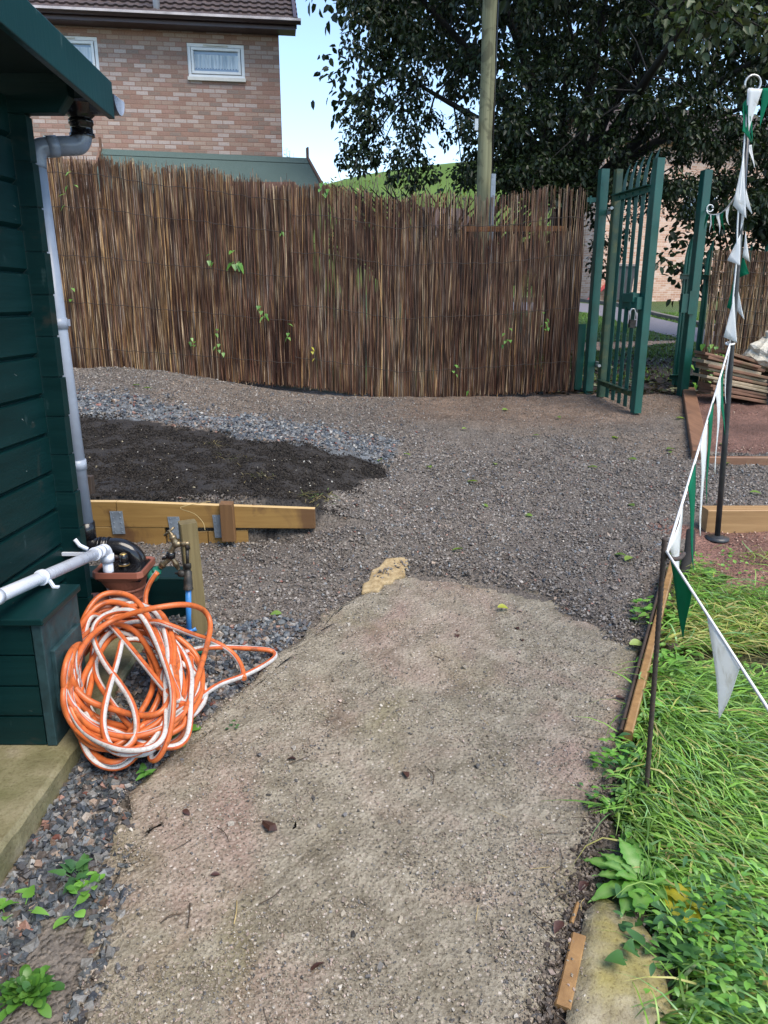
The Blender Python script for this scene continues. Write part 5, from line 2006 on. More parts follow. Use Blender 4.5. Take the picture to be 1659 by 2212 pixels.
W_, G_ = 'flag_white', 'flag_green'
yb = bp.y
for (a, b, t, m, off) in (
        ((1616, 191), (1646, 193), (1617, 284), W_, -.035), ((1606, 222), (1620, 205), (1626, 309), G_, -.03), ((1606, 222), (1626, 309), (1602, 284), G_, -.031), ((1645, 191), (1668, 193), (1642, 276), G_, -.03),
        ((1614, 314), (1624, 312), (1629, 363), W_, .02), ((1607, 332), (1583, 444), (1612, 472), W_, -.03), ((1609, 396), (1607, 440), (1624, 462), W_, .02),
        ((1603, 440), (1600, 500), (1608, 452), W_, -.03), ((1600, 505), (1571, 562), (1598, 574), W_, -.035), ((1611, 500), (1604, 556), (1619, 566), W_, .02),
        ((1604, 548), (1596, 600), (1618, 591), G_, .02), ((1586, 604), (1570, 664), (1581, 672), G_, -.02), ((1593, 622), (1592, 672), (1608, 690), W_, .02),
        ((1586, 640), (1563, 728), (1592, 740), W_, -.04)):
    flag(at(*a, yb + off), at(*b, yb + off), at(*t, yb + off - .02), m, .006)
for (x0_, x1_, tx, ty, m) in ((1575, 1570, 1568, 872, W_), (1568, 1558, 1563, 940, G_), (1554, 1544, 1548, 1024, W_), (1539, 1528, 1530, 1088, G_), (1524, 1509, 1517, 1158, W_), (1499, 1483, 1503, 1232, G_), (1473, 1444, 1471, 1265, W_)):
    A, B = on_seg(S0, S1, x0_), on_seg(S0, S1, x1_)
    Y = (A.y + B.y) / 2
    flag(A, B, at(tx, ty, Y - .01), m, .008)
for (x0_, x1_, tx, ty, m) in ((1444, 1493, 1479, 1380, G_), (1532, 1602, 1554, 1552, W_), (1659, 1712, 1668, 1770, G_)):
    A, B = on_seg(S1, S2, x0_), on_seg(S1, S2, x1_)
    Y = (A.y + B.y) / 2
    flag(A, B, at(tx, ty, Y), m, .004)
catmull_cord([S0, S0.lerp(S1, .3) + Vector((0, 0, -.006)), S0.lerp(S1, .6) + Vector((0, 0, -.008)), S1], .0042)
catmull_cord([S1, S1.lerp(S2, .5), S2], .0032)

b2t = thing('bunting', 'short swag of small green and white bunting between the gate post and the black pole', 'bunting', (rpx + .3, 6, 1.9))
bunt_main, bunt = bunt, b2t
A, B = at(1526, 455, 7.2), at(1602, 398, 4.3)
mid = [A, at(1531, 462, 6.9), at(1543, 464, 6.2), at(1558, 460, 5.5), at(1578, 440, 4.9), B]
cv = bez(mid, 10)
mb = MB()
mb.tube(cv, .0045, 6)
mb.tube([A + Vector((.03 * math.cos(a) + .03, 0, .03 * math.sin(a) + .02)) for a in np.linspace(0, 6.0, 12)], .005, 6)
mb.build('cord', M['cord'], b2t)
pxs = [CX + FP * q.x / (q.y * cp - (q.z - EYE) * sp_) for q in cv]


def on_curve(px):
    j = min(range(len(cv)), key=lambda i: abs(pxs[i] - px) + (0 if i > 3 else .01))
    return cv[j]


for (x0_, x1_, tx, ty, m) in ((1525, 1532, 1522, 494, G_), (1532, 1539, 1534, 503, W_), (1539, 1547, 1541, 506, G_), (1548, 1556, 1554, 506, W_), (1557, 1565, 1564, 502, G_), (1566, 1574, 1575, 486, W_)):
    p, q = on_curve(x0_), on_curve(x1_)
    flag(p, q, at(tx, ty, (p.y + q.y) / 2), m, .008)
bunt = bunt_main

# ------------------------------------------------------------------ battens and stakes along the grass
def batten(name, a, b, w, hgt, mat, label, lift=0.0, cat='batten'):
    a, b = Vector(a), Vector(b)
    side = Vector(((b - a).y, -(b - a).x, 0))
    mb = MB()
    m = a.lerp(b, .5)
    a.z, b.z = hh(a.x, a.y) + hgt / 2 + lift, hh(b.x, b.y) + hgt / 2 + lift
    mb.bar(a, b, w, hgt, side, cham=.004)
    return tag(mb.build(name, M[mat]), label, cat)


batten('edging_batten', gnd(1353, 1620), gnd(1450, 1240), .028, .05, 'batten', 'long wet orange batten edging the grass beside the rebar stake', .02)
batten('edging_board', gnd(1338, 1610), gnd(1434, 1250), .012, .07, 'dark_wood', 'thin dark board on edge between the path and the orange batten', -.01, 'board')
batten('edging_batten', gnd(1214, 2192), gnd(1250, 2035), .034, .016, 'batten', 'short brown batten sunk beside the pale slab in the near corner', .008)
batten('wood_splinter', gnd(1233, 2005), gnd(1247, 1962), .010, .010, 'batten', 'orange splinter of wood beyond the short brown batten', .01, 'splinter')
a, b = at(1492, 1148, 3.55), gnd(1474, 1272)
mb = MB()
mb.tube([a, a.lerp(b, .35) + Vector((.008, 0, 0)), a.lerp(b, .7) + Vector((-.004, 0, 0)), b + Vector((0, 0, -.05))], [.022, .025, .022, .026], 10)
tag(mb.build('log_stake', M['bark']), 'dark round log stake in the ground behind the rebar', 'stake')
mb = MB()
c0 = gnd(1445, 1410)
mb.bar(c0 + Vector((0, 0, -.05)), c0 + Vector((.01, 0, .035)), .05, .03, (1, .3, 0), cham=.004)
tag(mb.build('peg', M['dark_wood']), 'dark wooden peg holding the batten halfway along the grass', 'peg')
mb = MB()
c0 = gnd(1440, 1505)
mb.bar(c0 + Vector((-.01, 0, -.05)), c0 + Vector((.02, 0, .03)), .05, .03, (1, .3, 0), cham=.004)
tag(mb.build('peg', M['dark_wood']), 'dark wooden peg nearest the camera beside the batten', 'peg')
# yellow piece of concrete at the top of the path
mb = MB()
random.seed(19)
ring = [gnd(px + random.uniform(-7, 7), py + random.uniform(-5, 5)) for px, py in [(778, 1282), (783, 1266), (797, 1256), (806, 1240), (822, 1232), (836, 1214), (852, 1212), (868, 1208), (884, 1214), (890, 1228), (876, 1236), (872, 1248), (856, 1252), (846, 1264), (828, 1266), (812, 1280), (795, 1276)]]
n = len(ring)
mb.add([Vector((p.x, p.y, hh(p.x, p.y) - .02)) for p in ring] + [Vector((p.x, p.y, hh(p.x, p.y) + .016)) for p in ring], [(i, (i + 1) % n, n + (i + 1) % n, n + i) for i in range(n)] + [tuple(range(n, 2 * n))])
tag(mb.build('concrete_fragment', M['sandy'], bevel=.008), 'flat sandy yellow concrete fragment at the far end of the path', 'concrete piece')
# ------------------------------------------------------------------ garden hose
def hose_pt(px, py, lift=0.0):
    """the coil leans back against the gully: front edge on the ground, back edge raised"""
    t = np.clip((1645 - py) / 355.0, 0, 1.15)
    t2 = max(0.0, (px - 380) / 220.0)
    Y0 = np.interp(py, [1290, 1400, 1500, 1645], [2.58, 2.36, 2.16, 1.96])
    p = at(px, py, Y0 - lift)
    g0 = hh(p.x, p.y) + .012
    if p.x < -.95:
        g0 = SLZ + .012
    w = min(1.0, t2)
    if w > 0:
        q = gnd(px, py, .014)
        p = p.lerp(q, w)
        g0 = hh(p.x, p.y) + .012
    if p.x < -.966 and p.y < 2.27:
        p = Vector((0, 0, EYE)) + (p - Vector((0, 0, EYE))) * (.966 / -p.x)
    if p.z < g0:
        q = gnd(px, py, .014) if p.x > -.95 else at(px, py, p.y)
        p = q if p.x > -.95 else p
    return p


random.seed(5)
ctrl = []
tapend = [at(340, 1236, 2.74), at(330, 1248, 2.735), at(318, 1270, 2.72), at(313, 1295, 2.70), at(318, 1320, 2.66)]
# from the connector down behind the coil, then round and round
ctrl += [(330, 1345, .0), (352, 1385, .0), (385, 1420, .02), (410, 1455, .03), (428, 1475, .03), (436, 1500, .03), (425, 1530, .03), (395, 1565, .03)]
loops = [
    (285, 1480, 128, 160, .00), (300, 1478, 140, 150, .01), (270, 1470, 118, 165, .02), (290, 1490, 100, 135, .03), (265, 1482, 110, 150, .035), (310, 1462, 128, 135, .045),
    (255, 1488, 112, 178, .055), (275, 1470, 120, 160, .065), (290, 1500, 140, 130, .075), (262, 1465, 112, 165, .085), (240, 1480, 98, 168, .05), (280, 1505, 135, 125, .06), (300, 1455, 130, 140, .03), (250, 1500, 108, 128, .07), (270, 1450, 120, 150, .09), (255, 1475, 118, 172, .10), (300, 1500, 95, 115, .02), (235, 1490, 88, 140, .06), (320, 1495, 85, 105, .05), (275, 1440, 105, 118, .10), (245, 1500, 105, 130, .08), (290, 1475, 112, 152, .04), (258, 1480, 120, 160, .11)]
ph0 = .7
for li, (lx, ly, ra, rb2, lf) in enumerate(loops):
    nst = 12
    tilt = random.uniform(-.25, .25)
    for i in range(nst):
        a = ph0 + 2 * math.pi * i / nst
        nxt = loops[min(li + 1, len(loops) - 1)]
        u = i / nst
        X_, Y_, A_, B_, L_ = [p * (1 - u) + q * u for p, q in zip((lx, ly, ra, rb2, lf), nxt)]
        ex, ey = A_ * math.cos(a), B_ * math.sin(a)
        wob = 1 + .10 * math.sin(2 * a + li * 1.7) + .08 * math.sin(3 * a + li * 2.3)
        ctrl.append((X_ + (ex * math.cos(tilt) - ey * math.sin(tilt) * .5) * wob, Y_ + (ey + ex * math.sin(tilt)) * wob, L_ + .008 * math.sin(a * 3 + li)))
# the long front strands traced one after another: outer sweep, tall leaning strand, right-hand bight, loose end
ctrl += [(215, 1330, .10), (175, 1400, .10), (138, 1500, .10), (150, 1570, .10), (200, 1620, .10), (262, 1640, .08), (320, 1626, .07), (372, 1585, .07),
         (402, 1545, .08), (425, 1480, .08), (447, 1400, .12), (455, 1350, .16), (442, 1320, .20), (400, 1306, .22), (340, 1313, .20), (290, 1325, .18), (230, 1350, .15), (180, 1400, .13), (152, 1480, .12), (158, 1540, .12), (200, 1588, .11), (270, 1608, .10), (330, 1598, .10), (385, 1565, .08),
         (420, 1520, .06), (430, 1500, .06), (425, 1470, .05), (392, 1440, .05), (350, 1412, .06), (300, 1385, .08), (262, 1390, .1)]
ctrl = [(px, 1300 + (py - 1300) * .945, lf) for px, py, lf in ctrl]
P_main = [hose_pt(px, py, lf) for px, py, lf in ctrl]
fr1 = [(262, 1392, .12), (250, 1440, .12), (232, 1500, .13), (222, 1560, .12), (235, 1610, .11), (262, 1625, .10), (295, 1590, .10), (290, 1530, .11), (262, 1480, .12), (225, 1430, .13), (200, 1372, .14), (215, 1335, .15), (262, 1318, .17), (300, 1325, .17), (330, 1370, .16), (355, 1430, .15), (373, 1490, .14), (372, 1550, .12), (362, 1600, .08), (345, 1635, .05), (326, 1648, .03), (322, 1625, .04), (345, 1580, .07), (375, 1540, .07), (420, 1515, .04), (470, 1480, .0), (520, 1462, .0), (565, 1440, .0), (596, 1418, .0), (590, 1406, .0), (560, 1402, .0), (480, 1398, .0), (425, 1402, .02), (380, 1420, .05), (350, 1450, .08), (345, 1480, .09), (365, 1512, .08), (405, 1520, .06)]
P_front = [hose_pt(px, py, lf) for px, py, lf in fr1]
end_ = [(405, 1524, .05), (380, 1500, .04), (360, 1450, .03), (340, 1390, .06), (310, 1355, .1), (330, 1340, .13), (370, 1352, .12), (420, 1372, .08), (460, 1385, .03), (500, 1408, .0), (522, 1440, .0), (527, 1466, .0)]
P_end = [hose_pt(px, py, lf) for px, py, lf in end_]
hose = thing('garden_hose', 'tangled coil of orange and white striped garden hose', 'hose', tuple(gnd(330, 1640)))
km = NM('hose_orange', .38, .5)
f = km.noise(9, detail=8)
c = km.ramp(km.noise(30), [(.3, (.46, .10, .025)), (.7, (.60, .155, .04))])
c = km.mix(c, (.16, .055, .022), km.ramp(km.noise(22, detail=8, dist=.5), [(.52, 0.), (.68, .75)]))
M['hose_o'] = km.out(c, km.bump(km.noise(200), .15, .001))
km = NM('hose_white', .42, .4)
c = km.ramp(km.noise(20), [(.3, (.42, .40, .38)), (.7, (.56, .54, .52))])
c = km.mix(c, (.22, .19, .16), km.ramp(km.noise(120, detail=6, dist=.3), [(.52, 0.), (.66, .6)]))
M['hose_w'] = km.out(c, km.bump(km.noise(200), .15, .001))
M['hose_r'] = plain('hose_dirty_red', (.45, .085, .03), .4, .3, 30)


def hosepath(P, nseg=10):
    pts = bez(P, nseg)
    # even spacing, lightly smoothed
    d = [0]
    for a, b in zip(pts, pts[1:]):
        d.append(d[-1] + (b - a).length)
    m = int(d[-1] / .012)
    tt = np.linspace(0, d[-1], m)
    A = np.array([tuple(p) for p in pts])
    A = np.stack([np.interp(tt, d, A[:, i]) for i in range(3)], 1)
    for _ in range(6):
        A[1:-1] = .25 * A[:-2] + .5 * A[1:-1] + .25 * A[2:]
    g0 = h(A[:, 0], A[:, 1]) + .012
    g0 = np.where((A[:, 0] < -.945) & (A[:, 1] < 2.98), np.maximum(g0, SLZ + .010), g0)
    A[:, 2] = np.maximum(A[:, 2], g0)
    return [Vector(a) for a in A]


def hose_tube(P, seed):
    """round hose in two colours: a pale stripe slowly turning round an orange skin"""
    mb = MB()
    n = 16
    m = len(P)
    T = [(P[min(i + 1, m - 1)] - P[max(i - 1, 0)]).normalized() for i in range(m)]
    s = Vector((0, 0, 1)).cross(T[0]).normalized()
    vs = []
    g = random.Random(seed)
    ph = [g.uniform(0, 6.28) for _ in range(4)]
    for i in range(m):
        s = (s - T[i] * s.dot(T[i])).normalized()
        q = T[i].cross(s)
        tw = -1.1 + 1.7 * math.sin(i * .009 + ph[0]) + .8 * math.sin(i * .027 + ph[1])
        for k_ in range(n):
            a = 2 * math.pi * k_ / n + tw
            vs.append(P[i] + (s * math.cos(a) + q * math.sin(a)) * .0098)
    o = len(mb.v)
    mb.v += [tuple(v) for v in vs]
    for i in range(m - 1):
        for k_ in range(n):
            mb.f.append([i * n + k_, i * n + (k_ + 1) % n, (i + 1) * n + (k_ + 1) % n, (i + 1) * n + k_])
            mb.mi.append(1 if k_ < 4 else 2 if k_ in (4, 15) else 0)
            mb.sm.append(True)
    mb.f.append(list(range(n))[::-1])
    mb.f.append([(m - 1) * n + k_ for k_ in range(n)])
    mb.mi += [0, 0]
    mb.sm += [False, False]
    return mb


path = hosepath(tapend + P_main + P_front + P_end)
hose_tube(path, 4).build('hose_tube', [M['hose_o'], M['hose_w'], M['hose_r']], hose)
mb = MB()
mb.lathe(tp(343, 1226 + 2), tp(327, 1250), [(0, .0145), (.16, .0165), (.17, .0195), (.36, .0195), (.37, .018), (.44, .018), (.45, .021), (.85, .0225), (1, .019)], 18)
mb.build('connector', M['hose_green'], hose)
mb = MB()
a = gnd(404, 1408, .02)
mb.lathe(a, a + Vector((.075, .01, .002)), [(0, .012), (.1, .017), (.5, .019), (.55, .016), (.9, .016), (1, .012)], 14)
tag(mb.build('hose_coupling', M['hose_green']), 'green hose coupling lying on the gravel by the blue pipe', 'coupling')

# ------------------------------------------------------------------ trees
def limb(mb, P, r0, r1, n=8):
    pts = bez(P, 6)
    m = len(pts)
    mb.tube(pts, [r0 + (r1 - r0) * (i / (m - 1)) ** .8 for i in range(m)], n)
    return pts


def foliage(clumps, dens, Lr, Wr, cols, seed, droop=.6, out=.5, up=.2):
    """leaf arrays for clumps of (centre, radius)"""
    g = np.random.default_rng(seed)
    Ps, Ds, Us, Ls, Ws, Cs = [], [], [], [], [], []
    for c, r in clumps:
        n = max(6, int(dens * r * r))
        q = g.normal(0, 1, (n, 3))
        q /= np.linalg.norm(q, axis=1, keepdims=True)
        rr = r * g.uniform(.15, 1, (n, 1)) ** .55 * g.uniform(.75, 1.15, (n, 1))
        p = np.array(c) + q * rr * np.array([1, 1, .95])
        d = q * out + g.normal(0, .45, (n, 3)) + np.array([0, 0, -droop])
        u = g.normal(0, .5, (n, 3)) + np.array([0, -.2, .8]) + q * .4
        Ps.append(p)
        Ds.append(d)
        Us.append(u)
        Ls.append(g.uniform(Lr[0], Lr[1], n))
        Ws.append(g.uniform(Wr[0], Wr[1], n))
        base = np.array(cols)[g.integers(0, len(cols), n)] * g.uniform(.7, 1.3, (n, 1))
        Cs.append(base)
    P, D, U, L, W, Cc = [np.concatenate(a) for a in (Ps, Ds, Us, Ls, Ws, Cs)]
    V, F = leaves_np(P, D, U, L, W)
    return V, F, np.repeat(Cc, 6, 0)


def clump(px, py, rpx, Y):
    return at(px, py, Y), rpx * Y / FP / 1.05


DARKG = [(.012, .022, .009), (.018, .031, .012), (.024, .040, .014), (.010, .018, .009), (.032, .050, .018)]
# the big evergreen overhanging the gate
tree = thing('evergreen_tree', 'big dark evergreen tree overhanging the fence and gate', 'tree', tuple(at(1185, 700, 10.8)))
cl = []
g = random.Random(41)
high_cl = []
seeds = [(775, 10, 45, 9.3), (805, -40, 70, 9.5), (790, 70, 58, 9.3), (835, 40, 60, 9.5), (822, 118, 42, 9.3), (842, 135, 26, 9.3), (860, 90, 50, 9.6), (870, -30, 90, 9.8),
         (782, 205, 30, 9.2), (800, 190, 22, 9.2), (778, 250, 42, 9.2), (800, 285, 42, 9.2), (765, 300, 34, 9.2), (750, 340, 28, 9.2), (790, 340, 38, 9.2), (812, 330, 30, 9.2), (745, 262, 16, 9.2), (832, 235, 18, 9.2), (770, 362, 20, 9.2), (840, 215, 14, 9.2),
         (893, 70, 55, 9.2), (893, 140, 56, 9.1), (880, 205, 52, 9.1), (893, 260, 48, 9.0), (880, 315, 44, 9.0), (862, 360, 36, 9.0), (900, 372, 40, 9.0), (888, 398, 18, 9.0), (930, 372, 26, 9.0), (848, 390, 14, 9.0),
         (945, 110, 34, 10.2), (975, 190, 30, 10.4), (940, 262, 22, 9.8), (965, 20, 55, 10.4), (965, 300, 20, 9.8), (1000, 130, 36, 10.6)]
for px, py, r, Y in seeds:
    c, rm = clump(px, py, r, Y)
    cl.append((c, rm))
    for _ in range(3):
        cl.append((c + Vector((g.uniform(-1, 1), g.uniform(-1, 1), g.uniform(-1, 1))) * rm * .62, rm * g.uniform(.3, .5)))
# the main mass, with holes
holes = [(1012, 60, 26), (985, 230, 26), (1230, 262, 20), (1275, 300, 14), (1100, 70, 12), (1355, 325, 18), (1420, 300, 16), (1560, 118, 26), (1600, 130, 18), (1180, 290, 20), (1320, 250, 14), (1450, 360, 22), (985, 330, 22), (1070, 150, 14), (1625, 240, 14), (1300, 350, 22), (1500, 340, 14), (1060, 262, 12)]
bot = lambda x: np.interp(x, [960, 1000, 1060, 1150, 1230, 1290, 1330, 1400, 1440, 1500, 1560, 1700, 1900], [412, 420, 440, 462, 465, 480, 440, 415, 440, 480, 500, 540, 540])
for px in range(985, 1900, 34):
    for py in range(-330, 520, 34):
        x, y = px + g.uniform(-17, 17), py + g.uniform(-17, 17)
        if y > bot(x) - 12:
            continue
        if any((x - a) ** 2 + (y - b) ** 2 < (r + 14) ** 2 for a, b, r in holes):
            continue
        for k_ in range(3 if y > 200 else 2 if y > -60 else 1):
            Y = g.uniform(8.2, 9.6) if k_ in (0, 2) else g.uniform(10.2, 13.0)
            cl.append(clump(x + g.uniform(-8, 8), y + g.uniform(-8, 8), g.uniform(19, 32), Y))
# drooping sprays at the lower rim
for px, py, r, Y in [(1345, 440, 26, 9), (1380, 420, 24, 9), (1290, 460, 26, 11), (1300, 520, 26, 11.2), (1330, 540, 22, 11), (1285, 570, 24, 11.4), (1310, 590, 14, 11), (1345, 500, 20, 11), (1395, 440, 18, 10), (1370, 470, 16, 10.2), (1420, 415, 24, 9.2), (1450, 440, 22, 9.2), (1270, 430, 24, 10.5)]:
    cl.append(clump(px, py, r, Y))
    c, rm = cl[-1]
    for _ in range(2):
        cl.append((c + Vector((g.uniform(-1, 1), g.uniform(-1, 1), g.uniform(-1, .4))) * rm, rm * .5))
# the crown above and beyond the top of the picture
for _ in range(420):
    x, y, z = g.uniform(-.5, 9.5), g.uniform(7.5, 15), g.uniform(4.9, 10.5)
    if ((x - 3.8) / 5.6) ** 2 + ((y - 11) / 4.2) ** 2 + ((z - 5.5) / 5.2) ** 2 > 1:
        continue
    high_cl.append((Vector((x, y, z)), g.uniform(.45, .75)))
# leafy masses in front of the fork
for px in range(1085, 1330, 26):
    for py in (232, 262, 292, 322, 352, 382, 408):
        if any((px - a) ** 2 + (py - b) ** 2 < (r + 6) ** 2 for a, b, r in holes) or (px > 1285 and py > 380):
            continue
        cl.append(clump(px + g.uniform(-12, 12), py + g.uniform(-10, 10), g.uniform(22, 30), g.uniform(8.6, 9.4)))
near_cl = [clump(px, py, r, 6.6) for px, py, r in [(1490, 40, 55), (1540, 20, 60), (1600, 30, 70), (1660, 40, 60), (1520, 90, 30), (1460, 70, 26), (1570, 80, 28), (1440, 20, 30), (1480, 110, 16), (1700, 90, 50), (1640, 85, 26), (1580, -40, 70), (1480, -30, 60)]]
V1, F1, C1 = foliage(cl, 3000, (.034, .082), (.022, .042), DARKG, 51)
V2, F2, C2 = foliage(near_cl, 1000, (.06, .10), (.04, .065), [(.05, .075, .03), (.065, .09, .04), (.04, .062, .026), (.085, .10, .05)], 52)
V3, F3, C3 = foliage(high_cl, 330, (.11, .17), (.07, .11), DARKG, 53)
npmesh('crown', np.concatenate([V1, V2, V3]), np.concatenate([F1, F2 + len(V1), F3 + len(V1) + len(V2)]), M['leaf'], np.concatenate([C1, C2, C3]), True, tree)
mb = MB()
tb = at(1185, 700, 10.8)
base = Vector((tb.x, 10.8, hh(tb.x, 10.8) - .2))
fork = Vector((tb.x + .15, 10.7, 2.7))
limb(mb, [base, base.lerp(fork, .5) + Vector((.08, 0, 0)), fork], .30, .22, 12)
allp = []
for e in [(860, -60, 9.5), (900, 180, 9.2), (1000, -200, 10), (1240, 100, 9.5), (1330, -150, 10), (1460, 120, 9.6), (1560, -60, 8), (1640, 220, 10), (1750, 60, 9), (1500, 20, 6.8), (1150, 250, 10.5), (1390, 400, 9.6)]:
    p = at(*e)
    m1 = fork.lerp(p, .45) + Vector((g.uniform(-.2, .2), g.uniform(-.2, .2), g.uniform(.1, .5)))
    allp += limb(mb, [fork, m1, p], .11, .018, 7)[4:]
for c, rm in cl[::9] + near_cl:
    q = min(allp, key=lambda a: (a - c).length_squared)
    if (q - c).length < 1.6:
        mb.tube([q, q.lerp(c, .5) + Vector((0, 0, .06)), c], [.012, .008, .004], 5, False)
mb.build('trunk', M['bark'], tree)

# dark shrub hanging over the palisade fence
sb = thing('shrub', 'dark broadleaved shrub leaning over the fence right of the gateway', 'shrub', tuple(at(1600, 760, 9.4)))
cs = [clump(px, py, r, Y) for px, py, r, Y in [(1480, 480, 30, 9), (1470, 520, 26, 9), (1455, 560, 24, 8.8), (1440, 548, 18, 8.7), (1425, 565, 14, 8.6), (1470, 590, 22, 9), (1485, 620, 20, 9), (1450, 600, 14, 8.8), (1462, 645, 13, 8.9), (1490, 560, 26, 9.2), (1500, 500, 30, 9.4), (1447, 500, 16, 8.9)]]
for px in range(1520, 1900, 26):
    for py in range(420, 640, 26):
        cs.append(clump(px + g.uniform(-10, 10), py + g.uniform(-10, 10), g.uniform(20, 28), g.uniform(8.6, 10.2)))
V, F, cc = foliage(cs, 900, (.07, .11), (.05, .075), [(.022, .040, .020), (.030, .052, .024), (.042, .066, .030), (.018, .03, .017)], 61, .35, .6)
npmesh('crown', V, F, M['leaf'], cc, True, sb)
mb = MB()
root = at(1600, 760, 9.4)
root.z = hh(root.x, 9.4) - .1
for e in [(1480, 520, 9), (1440, 560, 8.7), (1560, 480, 9.4), (1650, 450, 9.4), (1740, 500, 9.6), (1480, 620, 9)]:
    p = at(*e)
    limb(mb, [root, root.lerp(p, .5) + Vector((0, 0, .25)), p], .035, .006, 6)
mb.build('stems', M['bark'], sb)

# hedges and bare shrubs in the distance
def far_shrub(name, label, cat, cl, dens, L, W, cols, seed, stems=None, group=None):
    r = thing(name, label, cat, tuple(cl[0][0]), 0, group)
    V, F, cc = foliage(cl, dens, L, W, cols, seed, .1, .5)
    npmesh('crown', V, F, M['leaf'], cc, True, r)
    mb = MB()
    g = random.Random(seed)
    b = sum([c for c, _ in cl], Vector()) / len(cl)
    b = Vector((b.x, b.y, hh(b.x, b.y)))
    for c, rm in cl:
        for _ in range(4):
            e = c + Vector((g.uniform(-1, 1), g.uniform(-.5, .5), g.uniform(0, 1.2))) * rm
            mb.tube(bez([b + Vector((g.uniform(-.3, .3), 0, 0)), b.lerp(e, .6) + Vector((g.uniform(-.3, .3), 0, .3)), e], 4), [.05 - .045 * i / 8 for i in range(9)], 4, False)
    mb.build('stems', M['bark'] if stems is None else stems, r)
    return r


OL = [(.16, .155, .045), (.13, .14, .04), (.20, .17, .06), (.10, .12, .035), (.22, .16, .08)]
tw = plain('pale_twigs', (.11, .095, .065), .9, .3)
far_shrub('bare_shrub', 'olive coloured half bare shrub right of the felt roof', 'shrub', [clump(px, py, r, 33) for px, py, r in [(735, 400, 22), (745, 395, 24), (770, 398, 28), (790, 385, 26), (718, 412, 20), (760, 420, 30), (700, 420, 20), (800, 415, 28)]], 26, (.12, .24), (.08, .15), OL, 71, tw)
far_shrub('bare_shrub', 'olive coloured half bare shrub below the hanging middle branch', 'shrub', [clump(px, py, r, 36) for px, py, r in [(830, 390, 26), (860, 400, 30), (885, 405, 28), (820, 410, 26), (850, 425, 30)]], 26, (.12, .24), (.08, .15), OL, 72, tw)
far_shrub('bare_shrub', 'yellowish shrub on the hill foot left of the telegraph pole', 'shrub', [clump(px, py, r, 38) for px, py, r in [(930, 412, 24), (960, 408, 24), (905, 420, 24), (985, 405, 24), (1000, 420, 26)]], 30, (.12, .24), (.08, .15), OL + [(.06, .09, .03)], 73, tw)
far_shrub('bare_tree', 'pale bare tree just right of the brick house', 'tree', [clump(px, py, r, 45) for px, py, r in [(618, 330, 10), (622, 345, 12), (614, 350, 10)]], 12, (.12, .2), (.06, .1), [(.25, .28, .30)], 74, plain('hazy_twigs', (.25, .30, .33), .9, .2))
far_shrub('hedge', 'dark green garden hedge across the road left of the bins', 'hedge', [clump(px, py, r, 31) for px in range(1130, 1290, 24) for py, r in ((600, 22), (570, 22), (540, 20), (625, 16))], 60, (.10, .18), (.07, .12), [(.03, .06, .02), (.05, .085, .03), (.07, .11, .035)], 75)

far_shrub('hedge', 'ragged dark hedge behind the reddish reed screen', 'hedge', [clump(px + (py * 7) % 13, py, 26, 13 + (px % 5) * .3) for px in range(690, 1260, 30) for py in (432, 470, 505, 545, 590) if (px * 7 + py * 3) % 10 > 2], 120, (.07, .12), (.05, .08), [(.03, .05, .018), (.05, .075, .025), (.075, .095, .03), (.10, .10, .035)], 76)

# ------------------------------------------------------------------ grass and weeds on the right
def pal(g, n, cols, var=.25):
    return palette(g, n, cols, var)


g = np.random.default_rng(81)
N = 56000
y = .85 + (3.9 - .85) * g.uniform(0, 1, N) ** 1.35
x = EDX(y) + g.uniform(-.05, 1.5, N)
ok = is_lawn(x, y) & (x < .62 * y + .55)
patch = vnoise(x, y, 3.5, 91)
ok &= g.uniform(0, 1, N) < np.where(y > 2.4, np.clip(1.0 - (y - 2.4) * .75, 0.1, 1) * (patch > .36 + .16 * S((y - 2.5) / .6)), .95)
x, y = x[ok], y[ok]
n = len(x)
A = -.75 + (vnoise(x, y, 1.9, 92) - .5) * 1.7 + g.normal(0, .42, n)
strag = g.uniform(0, 1, n) < .12
A = np.where(strag, g.uniform(0, 6.28, n), A)
L = g.uniform(.07, .22, n)
W = g.uniform(.0035, .0085, n)
lift = g.uniform(.008, .05, n)
P = np.stack([x, y, h(x, y) + g.uniform(0, .03, n)], 1)
V, F, k_ = blades_np(P, A, L, W, lift, 82)
GR = [(.13, .26, .035), (.17, .32, .05), (.085, .18, .03), (.20, .36, .07), (.25, .38, .10), (.15, .28, .11), (.06, .12, .025)]
ST = [(.42, .40, .14), (.36, .36, .10), (.48, .43, .20), (.30, .26, .10)]
cc = pal(g, n, GR, .4) * 1.15 + .01
st = g.uniform(0, 1, n) < (.10 + .45 * (vnoise(x, y, 2.1, 93) > .58))
cc[st] = pal(g, int(st.sum()), ST)
o = npmesh('grass', V, F, M['grass'], np.repeat(cc, k_, 0), True)
tag(o, 'long flattened wet grass right of the path', 'grass', kind='stuff')
